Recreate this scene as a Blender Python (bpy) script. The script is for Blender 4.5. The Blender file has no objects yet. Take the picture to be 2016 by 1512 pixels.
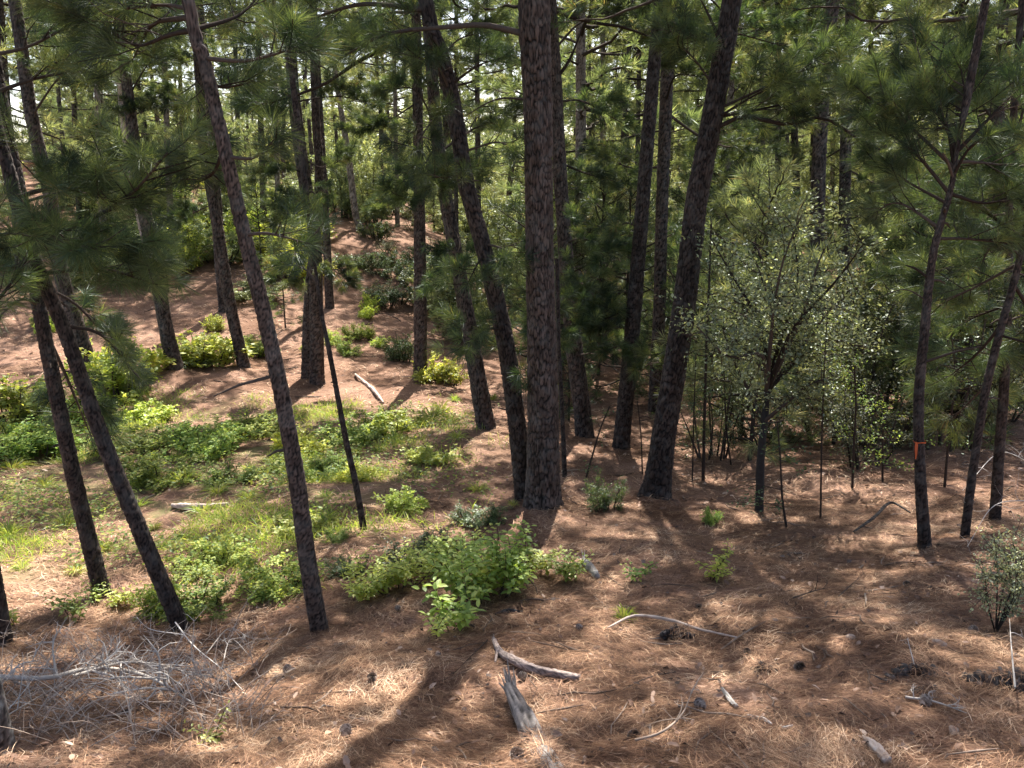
import bpy, math, numpy as np
from mathutils import Vector, Matrix
R = math.radians
S = bpy.context.scene
# ------------------------------------------------------------------ camera, sky, sun, exposure
PITCH = R(14.6); F = 1560.0; CU, CV = 1008.0, 756.0
cam_d = bpy.data.cameras.new('camera'); cam = bpy.data.objects.new('camera', cam_d)
S.collection.objects.link(cam); S.camera = cam
cam_d.sensor_width = 36; cam_d.lens = 36*F/2016; cam_d.clip_end = 2000; cam_d.clip_start = .05
cam.location = (0, 0, 0); cam.rotation_euler = (R(90)-PITCH, 0, 0)
SUN_EL, SUN_AZ = R(54), R(7)          # azimuth measured from +Y to the right
W = bpy.data.worlds.new('World'); S.world = W; W.use_nodes = True
nt = W.node_tree; nt.nodes.clear()
sky = nt.nodes.new('ShaderNodeTexSky'); sky.sky_type = 'NISHITA'; sky.sun_disc = False
sky.sun_elevation = SUN_EL; sky.sun_rotation = SUN_AZ; sky.dust_density = 2.0; sky.air_density = .8
bg = nt.nodes.new('ShaderNodeBackground'); bg.inputs['Strength'].default_value = .11
wo = nt.nodes.new('ShaderNodeOutputWorld')
wb = nt.nodes.new('ShaderNodeMix'); wb.data_type = 'RGBA'; wb.blend_type = 'MULTIPLY'; wb.inputs[0].default_value = 1; wb.inputs[7].default_value = (1.07, 1.0, .91, 1)
nt.links.new(sky.outputs[0], wb.inputs[6]); nt.links.new(wb.outputs[2], bg.inputs[0]); nt.links.new(bg.outputs[0], wo.inputs[0])
sd = bpy.data.lights.new('sun', 'SUN'); sd.energy = 5; sd.angle = R(.5); sd.color = (1, .95, .87)
sun = bpy.data.objects.new('sun', sd); S.collection.objects.link(sun)
tosun = Vector((math.sin(SUN_AZ)*math.cos(SUN_EL), math.cos(SUN_AZ)*math.cos(SUN_EL), math.sin(SUN_EL)))
sun.rotation_euler = tosun.to_track_quat('Z', 'Y').to_euler(); sun.location = (0, 0, 30)
S.view_settings.view_transform = 'Standard'; S.view_settings.look = 'None'
S.view_settings.gamma = 1; S.view_settings.use_curve_mapping = False
S.view_settings.exposure = 1.8
S.cycles.max_bounces = 8; S.cycles.diffuse_bounces = 4; S.cycles.glossy_bounces = 2
S.cycles.transmission_bounces = 4; S.cycles.transparent_max_bounces = 4
S.cycles.use_denoising = True

# ------------------------------------------------------------------ noise and terrain
def _h(i, j, k=0):
    n = (i.astype(np.int64)*374761393 + j.astype(np.int64)*668265263 + int(k)*1442695041) & 0xffffffff
    n = ((n ^ (n >> 13))*1274126177) & 0xffffffff
    n = ((n ^ (n >> 15))*2246822519) & 0xffffffff
    return ((n ^ (n >> 16)) & 0xffffff)/float(0xffffff)
def vnoise(x, y, k=0):
    x = np.asarray(x, float); y = np.asarray(y, float)
    i = np.floor(x); j = np.floor(y); fx = x-i; fy = y-j
    fx = fx*fx*(3-2*fx); fy = fy*fy*(3-2*fy)
    a = _h(i, j, k); b = _h(i+1, j, k); c = _h(i, j+1, k); d = _h(i+1, j+1, k)
    return (a*(1-fx)+b*fx)*(1-fy)+(c*(1-fx)+d*fx)*fy - .5
def ray(u, v):
    x = (u-CU)/F; y = (CV-v)/F
    return np.array([x, math.cos(PITCH)+y*math.sin(PITCH), -math.sin(PITCH)+y*math.cos(PITCH)])
def P(u, v, Y):
    d = ray(u, v); return d*(Y/d[1])
CP = [  # (u, v, forward metres): where the ground is seen
 (0,1512,2.7),(500,1512,2.7),(1008,1512,2.7),(1500,1512,2.6),(2016,1512,2.5),
 (1000,1400,3.5),(300,1400,3.7),(1700,1400,3.2),(1000,1250,4.9),(630,1250,5.2),(360,1250,5.7),(203,1175,6.6),(8,1285,5.3),
 (1500,1250,4.6),(2016,1250,4.1),(1820,1080,6.6),(2016,1100,6.0),(1960,1020,8.0),(1500,1010,9.0),(1070,1018,8.7),(1290,990,9.8),
 (957,845,14.0),(1150,865,14.4),(1222,885,13.2),(828,750,19.0),(620,750,18.8),(482,730,19.4),(345,730,18.3),(440,612,25),(645,605,27),
 (708,450,37),(310,372,43),(60,350,52),(400,870,13.8),(50,870,13.6),(100,1000,9.9),(720,1050,8.2),(1700,900,12),(1700,750,18.5),(2016,850,13),
 (1500,800,16.5),(1000,620,29),(1400,600,30),(1800,600,29),(0,700,20),(0,560,27),(200,500,32),(2016,700,21),(1000,480,48),(1500,450,50),(2000,450,48),(500,380,52),(1008,375,85),(200,352,85),(1800,370,85)]
pts = np.array([P(*c) for c in CP]); ex = np.array([(0,0,-1.65),(3,0,-1.6),(-3,0,-1.75),(0,-6,-.6),(6,-4,-.3),(-6,-4,-.9),(6,2.5,-1.95),(-6,2.5,-2.4)])
pts = np.vstack([pts, ex])
def _phi(r): return np.where(r > 1e-6, r*r*np.log(np.maximum(r, 1e-6)), 0)
_n = len(pts); _A = np.zeros((_n+3, _n+3)); _d = np.hypot(pts[:, None, 0]-pts[None, :, 0], pts[:, None, 1]-pts[None, :, 1])
_A[:_n, :_n] = _phi(_d)+np.eye(_n)*.5; _A[:_n, _n] = 1; _A[:_n, _n+1:] = pts[:, :2]; _A[_n, :_n] = 1; _A[_n+1:, :_n] = pts[:, :2].T
_w = np.linalg.solve(_A, np.concatenate([pts[:, 2], np.zeros(3)]))
BASES = [P(u, v, Y)[:2] for u, v, Y in [(203,1177,6.6),(362,1252,5.8),(10,1290,5.3),(630,1252,5.25),(718,1052,8.1),(958,847,14),(1040,1003,9.1),(1071,1022,8.75),(1152,867,14.4),(1222,887,13.2),(1288,990,9.85),(1820,1080,6.6),(828,750,19),(345,731,18.3),(482,731,19.4),(620,740,18.8)]]
BW = [.10,.10,.10,.11,.06,.2,.24,.36,.2,.2,.32,.09,.22,.22,.2,.3]
def gz(x, y, micro=True):
    x = np.atleast_1d(np.asarray(x, float)); y = np.atleast_1d(np.asarray(y, float))
    yc = np.clip(y, -6, 85); lim = np.abs(yc)*.75+6; xc = np.clip(x, -lim, lim)
    z = np.full(x.shape, _w[_n]) + _w[_n+1]*xc + _w[_n+2]*yc
    for k in range(_n): z = z + _w[k]*_phi(np.hypot(xc-pts[k, 0], yc-pts[k, 1]))
    z = np.minimum(z, 1.5)
    if micro:
        for (bx, by), bw in zip(BASES, BW): z = z+.28*bw*np.exp(-((x-bx)**2+(y-by)**2)/(bw*1.5)**2)
        near = np.clip((30-y)/25, 0, 1)
        z = z + .16*vnoise(x*.9, y*.9, 1)+.07*vnoise(x*2.3, y*2.3, 2)+near*(.035*vnoise(x*6, y*6, 3)+.03*vnoise(x*15, y*15, 4)+.014*vnoise(x*34, y*34, 5))
    return z
def G(u, v, dmax=95):
    d = ray(u, v); d = d/d[1]; ys = np.concatenate([np.arange(1.8, 12, .05), np.arange(12, dmax, .2)])
    q = ys[:, None]*d[None]; below = np.nonzero(q[:, 2] < gz(q[:, 0], q[:, 1]))[0]
    Y = ys[below[0]] if len(below) else dmax
    x = d[0]*Y; return np.array([x, Y, gz(x, Y)[0]])

# ------------------------------------------------------------------ mesh helpers
def col_mesh(name, v, faces, mat, attrs=None, smooth=False):
    """v Nx3, faces list of int arrays (M,k)."""
    me = bpy.data.meshes.new(name); v = np.asarray(v, np.float32)
    me.vertices.add(len(v)); me.vertices.foreach_set('co', v.ravel())
    fl = [np.asarray(f, np.int32) for f in faces if len(f)]
    tot = np.concatenate([np.full(len(f), f.shape[1], np.int32) for f in fl]); loops = np.concatenate([f.ravel() for f in fl])
    me.loops.add(len(loops)); me.polygons.add(len(tot))
    me.loops.foreach_set('vertex_index', loops)
    me.polygons.foreach_set('loop_start', np.concatenate([[0], np.cumsum(tot)[:-1]]).astype(np.int32))
    me.polygons.foreach_set('loop_total', tot)
    if smooth: me.polygons.foreach_set('use_smooth', np.ones(len(tot), bool))
    me.update(calc_edges=True)
    for k, a in (attrs or {}).items():
        at = me.attributes.new(k, 'FLOAT', 'POINT'); at.data.foreach_set('value', np.asarray(a, np.float32))
    for m in (mat if isinstance(mat, (list, tuple)) else [mat]): me.materials.append(m)
    return me
def link(name, data, parent=None, loc=None):
    o = bpy.data.objects.new(name, data); S.collection.objects.link(o)
    if parent is not None: o.parent = parent
    if loc is not None: o.location = loc
    return o
def tag(o, label, cat, group=None, kind=None):
    if label: o['label'] = label
    if cat: o['category'] = cat
    if group: o['group'] = group
    if kind: o['kind'] = kind
    return o
def thing(name, loc, label, cat, group=None, rz=0, sc=1):
    o = link(name, None, None, loc); o.rotation_euler = (0, 0, rz); o.scale = (sc,)*3
    o.empty_display_size = .2
    return tag(o, label, cat, group)
class MB:
    def __init__(s): s.v = []; s.f = {}; s.n = 0; s.a = []
    def add(s, v, f, a=0.5):
        v = np.asarray(v, float).reshape(-1, 3); s.v.append(v)
        s.f.setdefault(f.shape[1], []).append(f+s.n); s.n += len(v)
        s.a.append(np.broadcast_to(np.asarray(a, float), (len(v),)))
    def mesh(s, name, mat, org=(0, 0, 0), smooth=False):
        return col_mesh(name, np.vstack(s.v)-np.asarray(org), [np.vstack(x) for x in s.f.values()], mat, {'rnd': np.concatenate(s.a)}, smooth)
def norm(a): return a/np.maximum(np.linalg.norm(a, axis=-1, keepdims=True), 1e-9)
def spline(p, n):
    p = np.asarray(p, float); m = len(p)
    if m == 2: t = np.linspace(0, 1, n)[:, None]; return p[0]*(1-t)+p[1]*t
    q = np.vstack([2*p[0]-p[1], p, 2*p[-1]-p[-2]]); d = np.concatenate([[0], np.cumsum(np.linalg.norm(np.diff(p[:, :3], axis=0), axis=1))])
    s = np.linspace(0, d[-1], n); i = np.clip(np.searchsorted(d, s, side='right')-1, 0, m-2); t = ((s-d[i])/np.maximum(d[i+1]-d[i], 1e-9))[:, None]
    a, b, c, e = q[i], q[i+1], q[i+2], q[i+3]
    return .5*((2*b)+(-a+c)*t+(2*a-5*b+4*c-e)*t*t+(-a+3*b-3*c+e)*t**3)
def tube(mb, p, r, sides=6, a=.5, cap=True, rough=0, rng=None):
    p = np.asarray(p, float); n = len(p); r = np.broadcast_to(np.asarray(r, float), (n,))
    t = norm(np.gradient(p, axis=0)); ref = np.array([1., 0, 0]) if abs(t.mean(0)[0]) < .7 else np.array([0, 0, 1.])
    b = norm(np.cross(t, ref)); c = np.cross(t, b); th = np.linspace(0, 2*np.pi, sides, endpoint=False)
    rr = r[:, None]*np.ones((n, sides))
    if rough and rng is not None: rr = rr*(1+rough*rng.standard_normal((n, sides)))
    v = p[:, None]+rr[..., None]*(np.cos(th)[None, :, None]*b[:, None]+np.sin(th)[None, :, None]*c[:, None])
    i = np.arange(n-1)[:, None]*sides; j = np.arange(sides)[None]; k = (j+1) % sides
    f = np.stack([i+j, i+k, i+sides+k, i+sides+j], -1).reshape(-1, 4)
    mb.add(v.reshape(-1, 3), f, a)
    if cap:
        e = np.vstack([v[-1], p[-1:]+t[-1]*r[-1]*.3]); j = np.arange(sides)
        mb.add(e, np.stack([j, (j+1) % sides, np.full(sides, sides)], -1), a)
def kites(mb, p, d, L, w, rng, droop=.15, side=None, a=None, mid=.4):
    """one bent needle / blade per row"""
    m = len(p); 
    if m == 0: return
    if side is None: side = norm(np.cross(d, rng.standard_normal((m, 3))))
    L = np.broadcast_to(L, (m,))[:, None]; w = np.broadcast_to(w, (m,))[:, None]; dr = np.array([0, 0, -1.])[None]*L*droop
    mid_p = p+d*L*mid+dr*mid*mid*.6; tip = p+d*L+dr
    v = np.stack([p, mid_p+side*w/2, tip, mid_p-side*w/2], 1).reshape(-1, 3)
    f = np.arange(m)[:, None]*4+np.arange(4)[None]
    if a is None: a = rng.random(m)
    mb.add(v, f, np.repeat(a, 4))
def tufts(mb, pos, dr, n, L, w, rng, spread=1.0, droop=.12):
    pos = np.asarray(pos); dr = norm(np.asarray(dr)); m = len(pos)
    if m == 0: return
    P0 = np.repeat(pos, n, 0); D0 = np.repeat(dr, n, 0); sh = np.repeat(rng.random(m), n)
    along = rng.random(m*n)[:, None]
    rv = norm(rng.standard_normal((m*n, 3))); rv = rv-D0*np.sum(rv*D0, 1, keepdims=True)
    D = norm(D0*(.35+.8*along)+norm(rv)*spread*(.55+.45*rng.random((m*n, 1))))
    kites(mb, P0-D0*L*.5*(1-along), D, L*(.75+.4*rng.random(m*n)), w, rng, droop=droop, a=np.clip(.65*sh+.35*rng.random(m*n), 0, 1))
LEAF = np.array([(0,0,0),(.33,0,-.02),(.7,0,-.01),(1,0,-.06),(.3,.24,.05),(.68,.2,.05),(.3,-.24,.05),(.68,-.2,.05)])
LF = np.array([(0,1,4),(1,2,5),(1,5,4),(2,3,5),(0,6,1),(1,6,7),(1,7,2),(2,7,3)])
def leaves(mb, p, d, nrm, L, rng, width=1., a=None, simple=False):
    m = len(p)
    if m == 0: return
    d = norm(d); s = norm(np.cross(nrm, d)); u = np.cross(d, s); L = np.broadcast_to(L, (m,))
    if simple:
        T = np.array([(0,0,0),(.45,.3,.06),(1,0,-.06),(.45,-.3,.06)]); Fc = np.array([(0,1,2),(0,2,3)])
    else: T = LEAF; Fc = LF
    v = p[:, None]+L[:, None, None]*(T[None, :, 0:1]*d[:, None]+T[None, :, 1:2]*width*s[:, None]+T[None, :, 2:3]*u[:, None]*1.3)
    f = (np.arange(m)[:, None, None]*len(T)+Fc[None]).reshape(-1, 3)
    if a is None: a = rng.random(m)
    mb.add(v.reshape(-1, 3), f, np.repeat(a, len(T)))

# ------------------------------------------------------------------ materials
def mat(name):
    m = bpy.data.materials.new(name); m.use_nodes = True; t = m.node_tree; t.nodes.clear()
    return m, t, (lambda k, **kw: mk(t, k, **kw)), t.links.new
def mk(t, k, **kw):
    n = t.nodes.new('ShaderNode'+k)
    for a, b in kw.items():
        if a[0] == 'i' and a[1:].isdigit(): n.inputs[int(a[1:])].default_value = b
        elif hasattr(n, a): setattr(n, a, b)
        else: n.inputs[a].default_value = b
    return n
def ramp(N, stops):
    r = N('ValToRGB'); e = r.color_ramp.elements
    while len(e) < len(stops): e.new(.5)
    for x, (p, c) in zip(e, stops): x.position = p; x.color = (*c, 1)
    return r
def foliage_mat(name, cols, trans=.45, gloss=.12, rough=.45, tcol=(1.25, 1.2, .65)):
    m, t, N, Lk = mat(name); at = N('Attribute', attribute_name='rnd'); oi = N('ObjectInfo')
    r = ramp(N, cols); Lk(at.outputs['Fac'], r.inputs[0])
    hs = N('HueSaturation'); Lk(r.outputs[0], hs.inputs['Color'])
    mr = N('MapRange', i3=.75, i4=1.3); Lk(oi.outputs['Random'], mr.inputs[0]); Lk(mr.outputs[0], hs.inputs['Value'])
    mr2 = N('MapRange', i3=.478, i4=.515); mm = N('Math', operation='FRACT'); m3 = N('Math', operation='MULTIPLY', i1=7.31)
    Lk(oi.outputs['Random'], m3.inputs[0]); Lk(m3.outputs[0], mm.inputs[0]); Lk(mm.outputs[0], mr2.inputs[0]); Lk(mr2.outputs[0], hs.inputs['Hue'])
    df = N('BsdfDiffuse'); tr = N('BsdfTranslucent'); gl = N('BsdfGlossy', Roughness=rough); gl.inputs[0].default_value = (.8, .85, .85, 1)
    mx = N('Mix'); mx.data_type = 'RGBA'; mx.blend_type = 'MULTIPLY'; mx.inputs[0].default_value = 1; mx.inputs[7].default_value = (*tcol, 1)
    Lk(hs.outputs[0], df.inputs[0]); Lk(hs.outputs[0], mx.inputs[6]); Lk(mx.outputs[2], tr.inputs[0])
    a = N('MixShader', i0=trans); b = N('MixShader', i0=gloss); Lk(df.outputs[0], a.inputs[1]); Lk(tr.outputs[0], a.inputs[2])
    Lk(a.outputs[0], b.inputs[1]); Lk(gl.outputs[0], b.inputs[2]); o = N('OutputMaterial'); Lk(b.outputs[0], o.inputs[0]); return m
def simple_mat(name, stops, rough=.9, scale=30, bump=.3, stretch=(1, 1, 1), fac='rnd', spec=.2):
    m, t, N, Lk = mat(name); tc = N('TexCoord'); mp = N('Mapping'); mp.inputs['Scale'].default_value = stretch; Lk(tc.outputs['Object'], mp.inputs[0])
    no = N('TexNoise', Scale=scale, Detail=5.); Lk(mp.outputs[0], no.inputs['Vector']); at = N('Attribute', attribute_name='rnd')
    mx = N('Math', operation='MULTIPLY_ADD', i1=.5); Lk(no.outputs[0], mx.inputs[0]); m2 = N('Math', operation='MULTIPLY', i1=.6); Lk(at.outputs['Fac'], m2.inputs[0]); Lk(m2.outputs[0], mx.inputs[2])
    r = ramp(N, stops); Lk(mx.outputs[0], r.inputs[0]); p = N('BsdfPrincipled', Roughness=rough); p.inputs['Specular IOR Level'].default_value = spec
    Lk(r.outputs[0], p.inputs[0]); bp = N('Bump', Strength=bump, Distance=.01); Lk(no.outputs[0], bp.inputs['Height']); Lk(bp.outputs[0], p.inputs['Normal'])
    o = N('OutputMaterial'); Lk(p.outputs[0], o.inputs[0]); return m
M = {}
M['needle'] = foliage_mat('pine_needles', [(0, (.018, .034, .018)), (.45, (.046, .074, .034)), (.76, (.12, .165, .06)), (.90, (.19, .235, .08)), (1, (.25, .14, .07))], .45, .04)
M['needle_sun_tint'] = foliage_mat('far_needles_sun_tint', [(0, (.07, .10, .05)), (.5, (.165, .205, .10)), (.8, (.32, .355, .185)), (.93, (.40, .39, .21)), (1, (.38, .24, .14))], .47, .04)  # sunlit brightness of distant crowns is put into this paler needle colour
M['dim'] = foliage_mat('dim_leaf', [(0, (.05, .07, .035)), (.6, (.12, .14, .065)), (1, (.28, .28, .13))], .4, .05, .45)
M['leaf'] = foliage_mat('shrub_leaf', [(0, (.08, .15, .045)), (.5, (.18, .27, .07)), (1, (.40, .44, .11))], .5, .02, .5)
M['leaf_sun_tint'] = foliage_mat('berry_leaf_sun_tint', [(0, (.21, .28, .065)), (.5, (.38, .47, .10)), (1, (.62, .63, .17))], .55, .04, .5)  # yellow-green leaf, lightened further to stand in for sun the patch lacks
M['leaf_dark'] = foliage_mat('evergreen_leaf', [(0, (.04, .075, .025)), (.6, (.085, .14, .045)), (1, (.17, .21, .06))], .42, .05, .42)
M['leaf_far_lit_tint'] = foliage_mat('understory_lit_tint', [(0, (.09, .125, .06)), (.5, (.20, .25, .12)), (1, (.44, .46, .23))], .45, .06, .4)  # leaf colour lightened in place of light the crowded trees block
M['grass'] = foliage_mat('grass_blade', [(0, (.16, .25, .05)), (.6, (.32, .40, .07)), (1, (.5, .46, .18))], .5, .04)
M['dead'] = simple_mat('dead_needles', [(0, (.10, .055, .035)), (.5, (.27, .15, .08)), (.8, (.42, .26, .15)), (1, (.55, .42, .3))], .8, 8, .1)
M['litter'] = simple_mat('litter_straw', [(.15, (.042, .023, .015)), (.42, (.15, .074, .042)), (.64, (.33, .178, .098)), (.82, (.52, .34, .205)), (.97, (.74, .57, .41))], .75, 2.2, .0, spec=.3)
M['dry_leaf'] = simple_mat('dry_leaf', [(0, (.05, .03, .022)), (.45, (.19, .11, .075)), (.8, (.38, .26, .19)), (1, (.58, .47, .38))], .7, 20, .3)
M['grey_wood'] = simple_mat('weathered_wood', [(0, (.08, .07, .065)), (.45, (.27, .245, .22)), (.8, (.42, .39, .36)), (1, (.6, .57, .53))], .85, 30, .8, (6, 6, 1))
M['pale_twig'] = simple_mat('bleached_twig', [(0, (.22, .19, .16)), (.5, (.44, .395, .35)), (1, (.68, .64, .59))], .8, 30, .4)
M['twig'] = simple_mat('branch_bark', [(0, (.018, .013, .010)), (.5, (.045, .034, .028)), (1, (.10, .08, .068))], .95, 40, .5, spec=.05)
M['char'] = simple_mat('charred_bark', [(0, (.008, .008, .008)), (.5, (.035, .032, .03)), (1, (.14, .12, .11))], .8, 25, 1.)
M['cone'] = simple_mat('cone_scale', [(0, (.06, .045, .035)), (.4, (.2, .15, .12)), (.8, (.45, .38, .32))], .7, 60, .3)
M['stone'] = simple_mat('pale_stone', [(0, (.25, .18, .14)), (.5, (.42, .33, .27)), (1, (.6, .52, .45))], .9, 14, .5)
M['ribbon'] = simple_mat('orange_tape', [(0, (.42, .07, .02)), (1, (.60, .13, .04))], .45, 10, .1)
def bark_mat(name, plate, plate2, crack, lichen=.0):
    m, t, N, Lk = mat(name); tc = N('TexCoord'); ck = N('Attribute', attribute_name='crack'); rn = N('Attribute', attribute_name='rnd')
    mp = N('Mapping'); mp.inputs['Scale'].default_value = (1, 1, .35); Lk(tc.outputs['Object'], mp.inputs[0])
    n1 = N('TexNoise', Scale=55., Detail=6.); Lk(mp.outputs[0], n1.inputs['Vector']); n2 = N('TexNoise', Scale=2.2, Detail=3.); Lk(tc.outputs['Object'], n2.inputs['Vector'])
    mx = N('Mix'); mx.data_type = 'RGBA'; mx.inputs[6].default_value = (*plate, 1); mx.inputs[7].default_value = (*plate2, 1); Lk(rn.outputs['Fac'], mx.inputs[0])
    r1 = ramp(N, [(.3, (.65,)*3), (.7, (1.3, 1.27, 1.25))]); Lk(n1.outputs[0], r1.inputs[0])
    m2 = N('Mix'); m2.data_type = 'RGBA'; m2.blend_type = 'MULTIPLY'; m2.inputs[0].default_value = .8; Lk(mx.outputs[2], m2.inputs[6]); Lk(r1.outputs[0], m2.inputs[7])
    r2 = ramp(N, [(.35, (.8, .78, .76)), (.65, (1.2, 1.15, 1.15))]); Lk(n2.outputs[0], r2.inputs[0])
    m3 = N('Mix'); m3.data_type = 'RGBA'; m3.blend_type = 'MULTIPLY'; m3.inputs[0].default_value = 1; Lk(m2.outputs[2], m3.inputs[6]); Lk(r2.outputs[0], m3.inputs[7])
    m4 = N('Mix'); m4.data_type = 'RGBA'; m4.inputs[7].default_value = (*crack, 1); Lk(m3.outputs[2], m4.inputs[6]); Lk(ck.outputs['Fac'], m4.inputs[0])
    out = m4.outputs[2]
    if lichen:
        n4 = N('TexNoise', Scale=9., Detail=6.); Lk(tc.outputs['Object'], n4.inputs['Vector']); r4 = ramp(N, [(.5, (0,)*3), (.6, (1,)*3)]); Lk(n4.outputs[0], r4.inputs[0])
        m6 = N('Math', operation='MULTIPLY', i1=lichen); Lk(r4.outputs[0], m6.inputs[0]); m5 = N('Mix'); m5.data_type = 'RGBA'; m5.inputs[7].default_value = (.3, .31, .29, 1); Lk(m6.outputs[0], m5.inputs[0]); Lk(out, m5.inputs[6]); out = m5.outputs[2]
    p = N('BsdfPrincipled', Roughness=.85); p.inputs['Specular IOR Level'].default_value = .25; Lk(out, p.inputs[0])
    bp = N('Bump', Strength=.6, Distance=.006); Lk(n1.outputs[0], bp.inputs['Height']); Lk(bp.outputs[0], p.inputs['Normal'])
    o = N('OutputMaterial'); Lk(p.outputs[0], o.inputs[0]); return m
M['grey_log'] = bark_mat('grey_splintered_wood', (.16, .145, .13), (.30, .28, .255), (.04, .035, .03))
M['char_log'] = bark_mat('charred_log_bark', (.035, .03, .027), (.13, .115, .105), (.008, .007, .006))
M['bark'] = bark_mat('pine_bark', (.055, .040, .032), (.125, .094, .078), (.006, .005, .004), .10)
M['bark_dark'] = bark_mat('dark_pine_bark', (.03, .022, .018), (.075, .057, .047), (.004, .003, .003), .08)
M['bark_lichen'] = bark_mat('lichen_bark', (.07, .06, .055), (.2, .19, .18), (.015, .013, .012), .8)
M['bark_pale'] = bark_mat('pale_bark', (.22, .18, .16), (.32, .27, .24), (.08, .06, .05))
M['bark_bare'] = simple_mat('bare_wood', [(0, (.22, .16, .12)), (.5, (.42, .33, .27)), (1, (.55, .46, .4))], .8, 12, .4, (4, 4, .6))
def ground_mat():
    m, t, N, Lk = mat('pine_straw_ground'); tc = N('TexCoord'); geo = N('NewGeometry')
    def streak(ang, sc):
        mp = N('Mapping'); mp.inputs['Rotation'].default_value = (0, 0, R(ang)); mp.inputs['Scale'].default_value = (sc, sc*9, sc)
        w = N('TexNoise', Scale=1.3, Detail=2.); Lk(tc.outputs['Object'], w.inputs['Vector'])
        ad = N('Mix'); ad.data_type = 'RGBA'; ad.inputs[0].default_value = .25; Lk(tc.outputs['Object'], ad.inputs[6]); Lk(w.outputs['Color'], ad.inputs[7])
        Lk(ad.outputs[2], mp.inputs[0]); n = N('TexNoise', Scale=9., Detail=3., Roughness=.7); Lk(mp.outputs[0], n.inputs['Vector']); return n
    a, b, c = streak(20, 1.2), streak(80, 1.4), streak(-40, 1.1)
    mx = N('Math', operation='MAXIMUM'); Lk(a.outputs[0], mx.inputs[0]); Lk(b.outputs[0], mx.inputs[1]); mx2 = N('Math', operation='MAXIMUM'); Lk(mx.outputs[0], mx2.inputs[0]); Lk(c.outputs[0], mx2.inputs[1])
    fine = N('TexNoise', Scale=55., Detail=6., Roughness=.75); Lk(tc.outputs['Object'], fine.inputs['Vector'])
    md = N('Math', operation='MULTIPLY_ADD', i1=.55); Lk(fine.outputs[0], md.inputs[0]); mq = N('Math', operation='MULTIPLY', i1=.5); Lk(mx2.outputs[0], mq.inputs[0]); Lk(mq.outputs[0], md.inputs[2])
    r = ramp(N, [(.38, (.045, .024, .017)), (.5, (.145, .084, .056)), (.6, (.29, .185, .13)), (.72, (.50, .38, .29))]); Lk(md.outputs[0], r.inputs[0])
    big = N('TexNoise', Scale=.7, Detail=5.); Lk(tc.outputs['Object'], big.inputs['Vector']); rb = ramp(N, [(.35, (.62, .55, .5)), (.65, (1.15, 1.1, 1.1))]); Lk(big.outputs[0], rb.inputs[0])
    m3 = N('Mix'); m3.data_type = 'RGBA'; m3.blend_type = 'MULTIPLY'; m3.inputs[0].default_value = 1; Lk(r.outputs[0], m3.inputs[6]); Lk(rb.outputs[0], m3.inputs[7])
    at = N('Attribute', attribute_name='moss'); mg = N('Mix'); mg.data_type = 'RGBA'; mg.inputs[7].default_value = (.16, .14, .065, 1); Lk(m3.outputs[2], mg.inputs[6])
    mn = N('Math', operation='MULTIPLY'); rn = ramp(N, [(.42, (0,)*3), (.6, (1,)*3)]); n5 = N('TexNoise', Scale=2.5, Detail=6.); Lk(tc.outputs['Object'], n5.inputs['Vector']); Lk(n5.outputs[0], rn.inputs[0]); Lk(rn.outputs[0], mn.inputs[0]); Lk(at.outputs['Fac'], mn.inputs[1]); Lk(mn.outputs[0], mg.inputs[0])
    p = N('BsdfPrincipled', Roughness=.95); p.inputs['Specular IOR Level'].default_value = .1; Lk(mg.outputs[2], p.inputs[0])
    bp = N('Bump', Strength=.9, Distance=.025); Lk(md.outputs[0], bp.inputs['Height']); Lk(bp.outputs[0], p.inputs['Normal'])
    o = N('OutputMaterial'); Lk(p.outputs[0], o.inputs[0]); return m

# ------------------------------------------------------------------ ground sheet
def moss(x, y):
    # green floor of the little valley on the left
    u = CU+F*x/np.maximum(y*math.cos(PITCH)-(-4.7)*math.sin(PITCH)*-1*-1, 1)
    cx = np.clip((-x-.5+.05*y)/3.5, 0, 1); cy = np.clip((y-6.2)/2., 0, 1)*np.clip((17.2-y)/2.2, 0, 1)
    return cx*cy
rows = np.concatenate([np.linspace(-14, 1.8, 40), np.geomspace(2, 22, 420)-.0, np.geomspace(22.3, 900, 150)])
cols = np.linspace(-1, 1, 420); cols = np.sign(cols)*np.abs(cols)**1.15
Yg = np.repeat(rows[:, None], len(cols), 1); Xg = cols[None]*(7+np.abs(rows)*1.15)[:, None]
Zg = gz(Xg.ravel(), Yg.ravel())
nr, nc = Yg.shape; ii = (np.arange(nr-1)[:, None]*nc+np.arange(nc-1)[None]).ravel()
gm = col_mesh('ground', np.stack([Xg.ravel(), Yg.ravel(), Zg], 1), [np.stack([ii, ii+1, ii+nc+1, ii+nc], 1)], ground_mat(), {'moss': moss(Xg.ravel(), Yg.ravel())}, True)
tag(link('ground', gm), 'forest floor of reddish brown pine straw falling into a small valley', 'ground', kind='structure')

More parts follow.
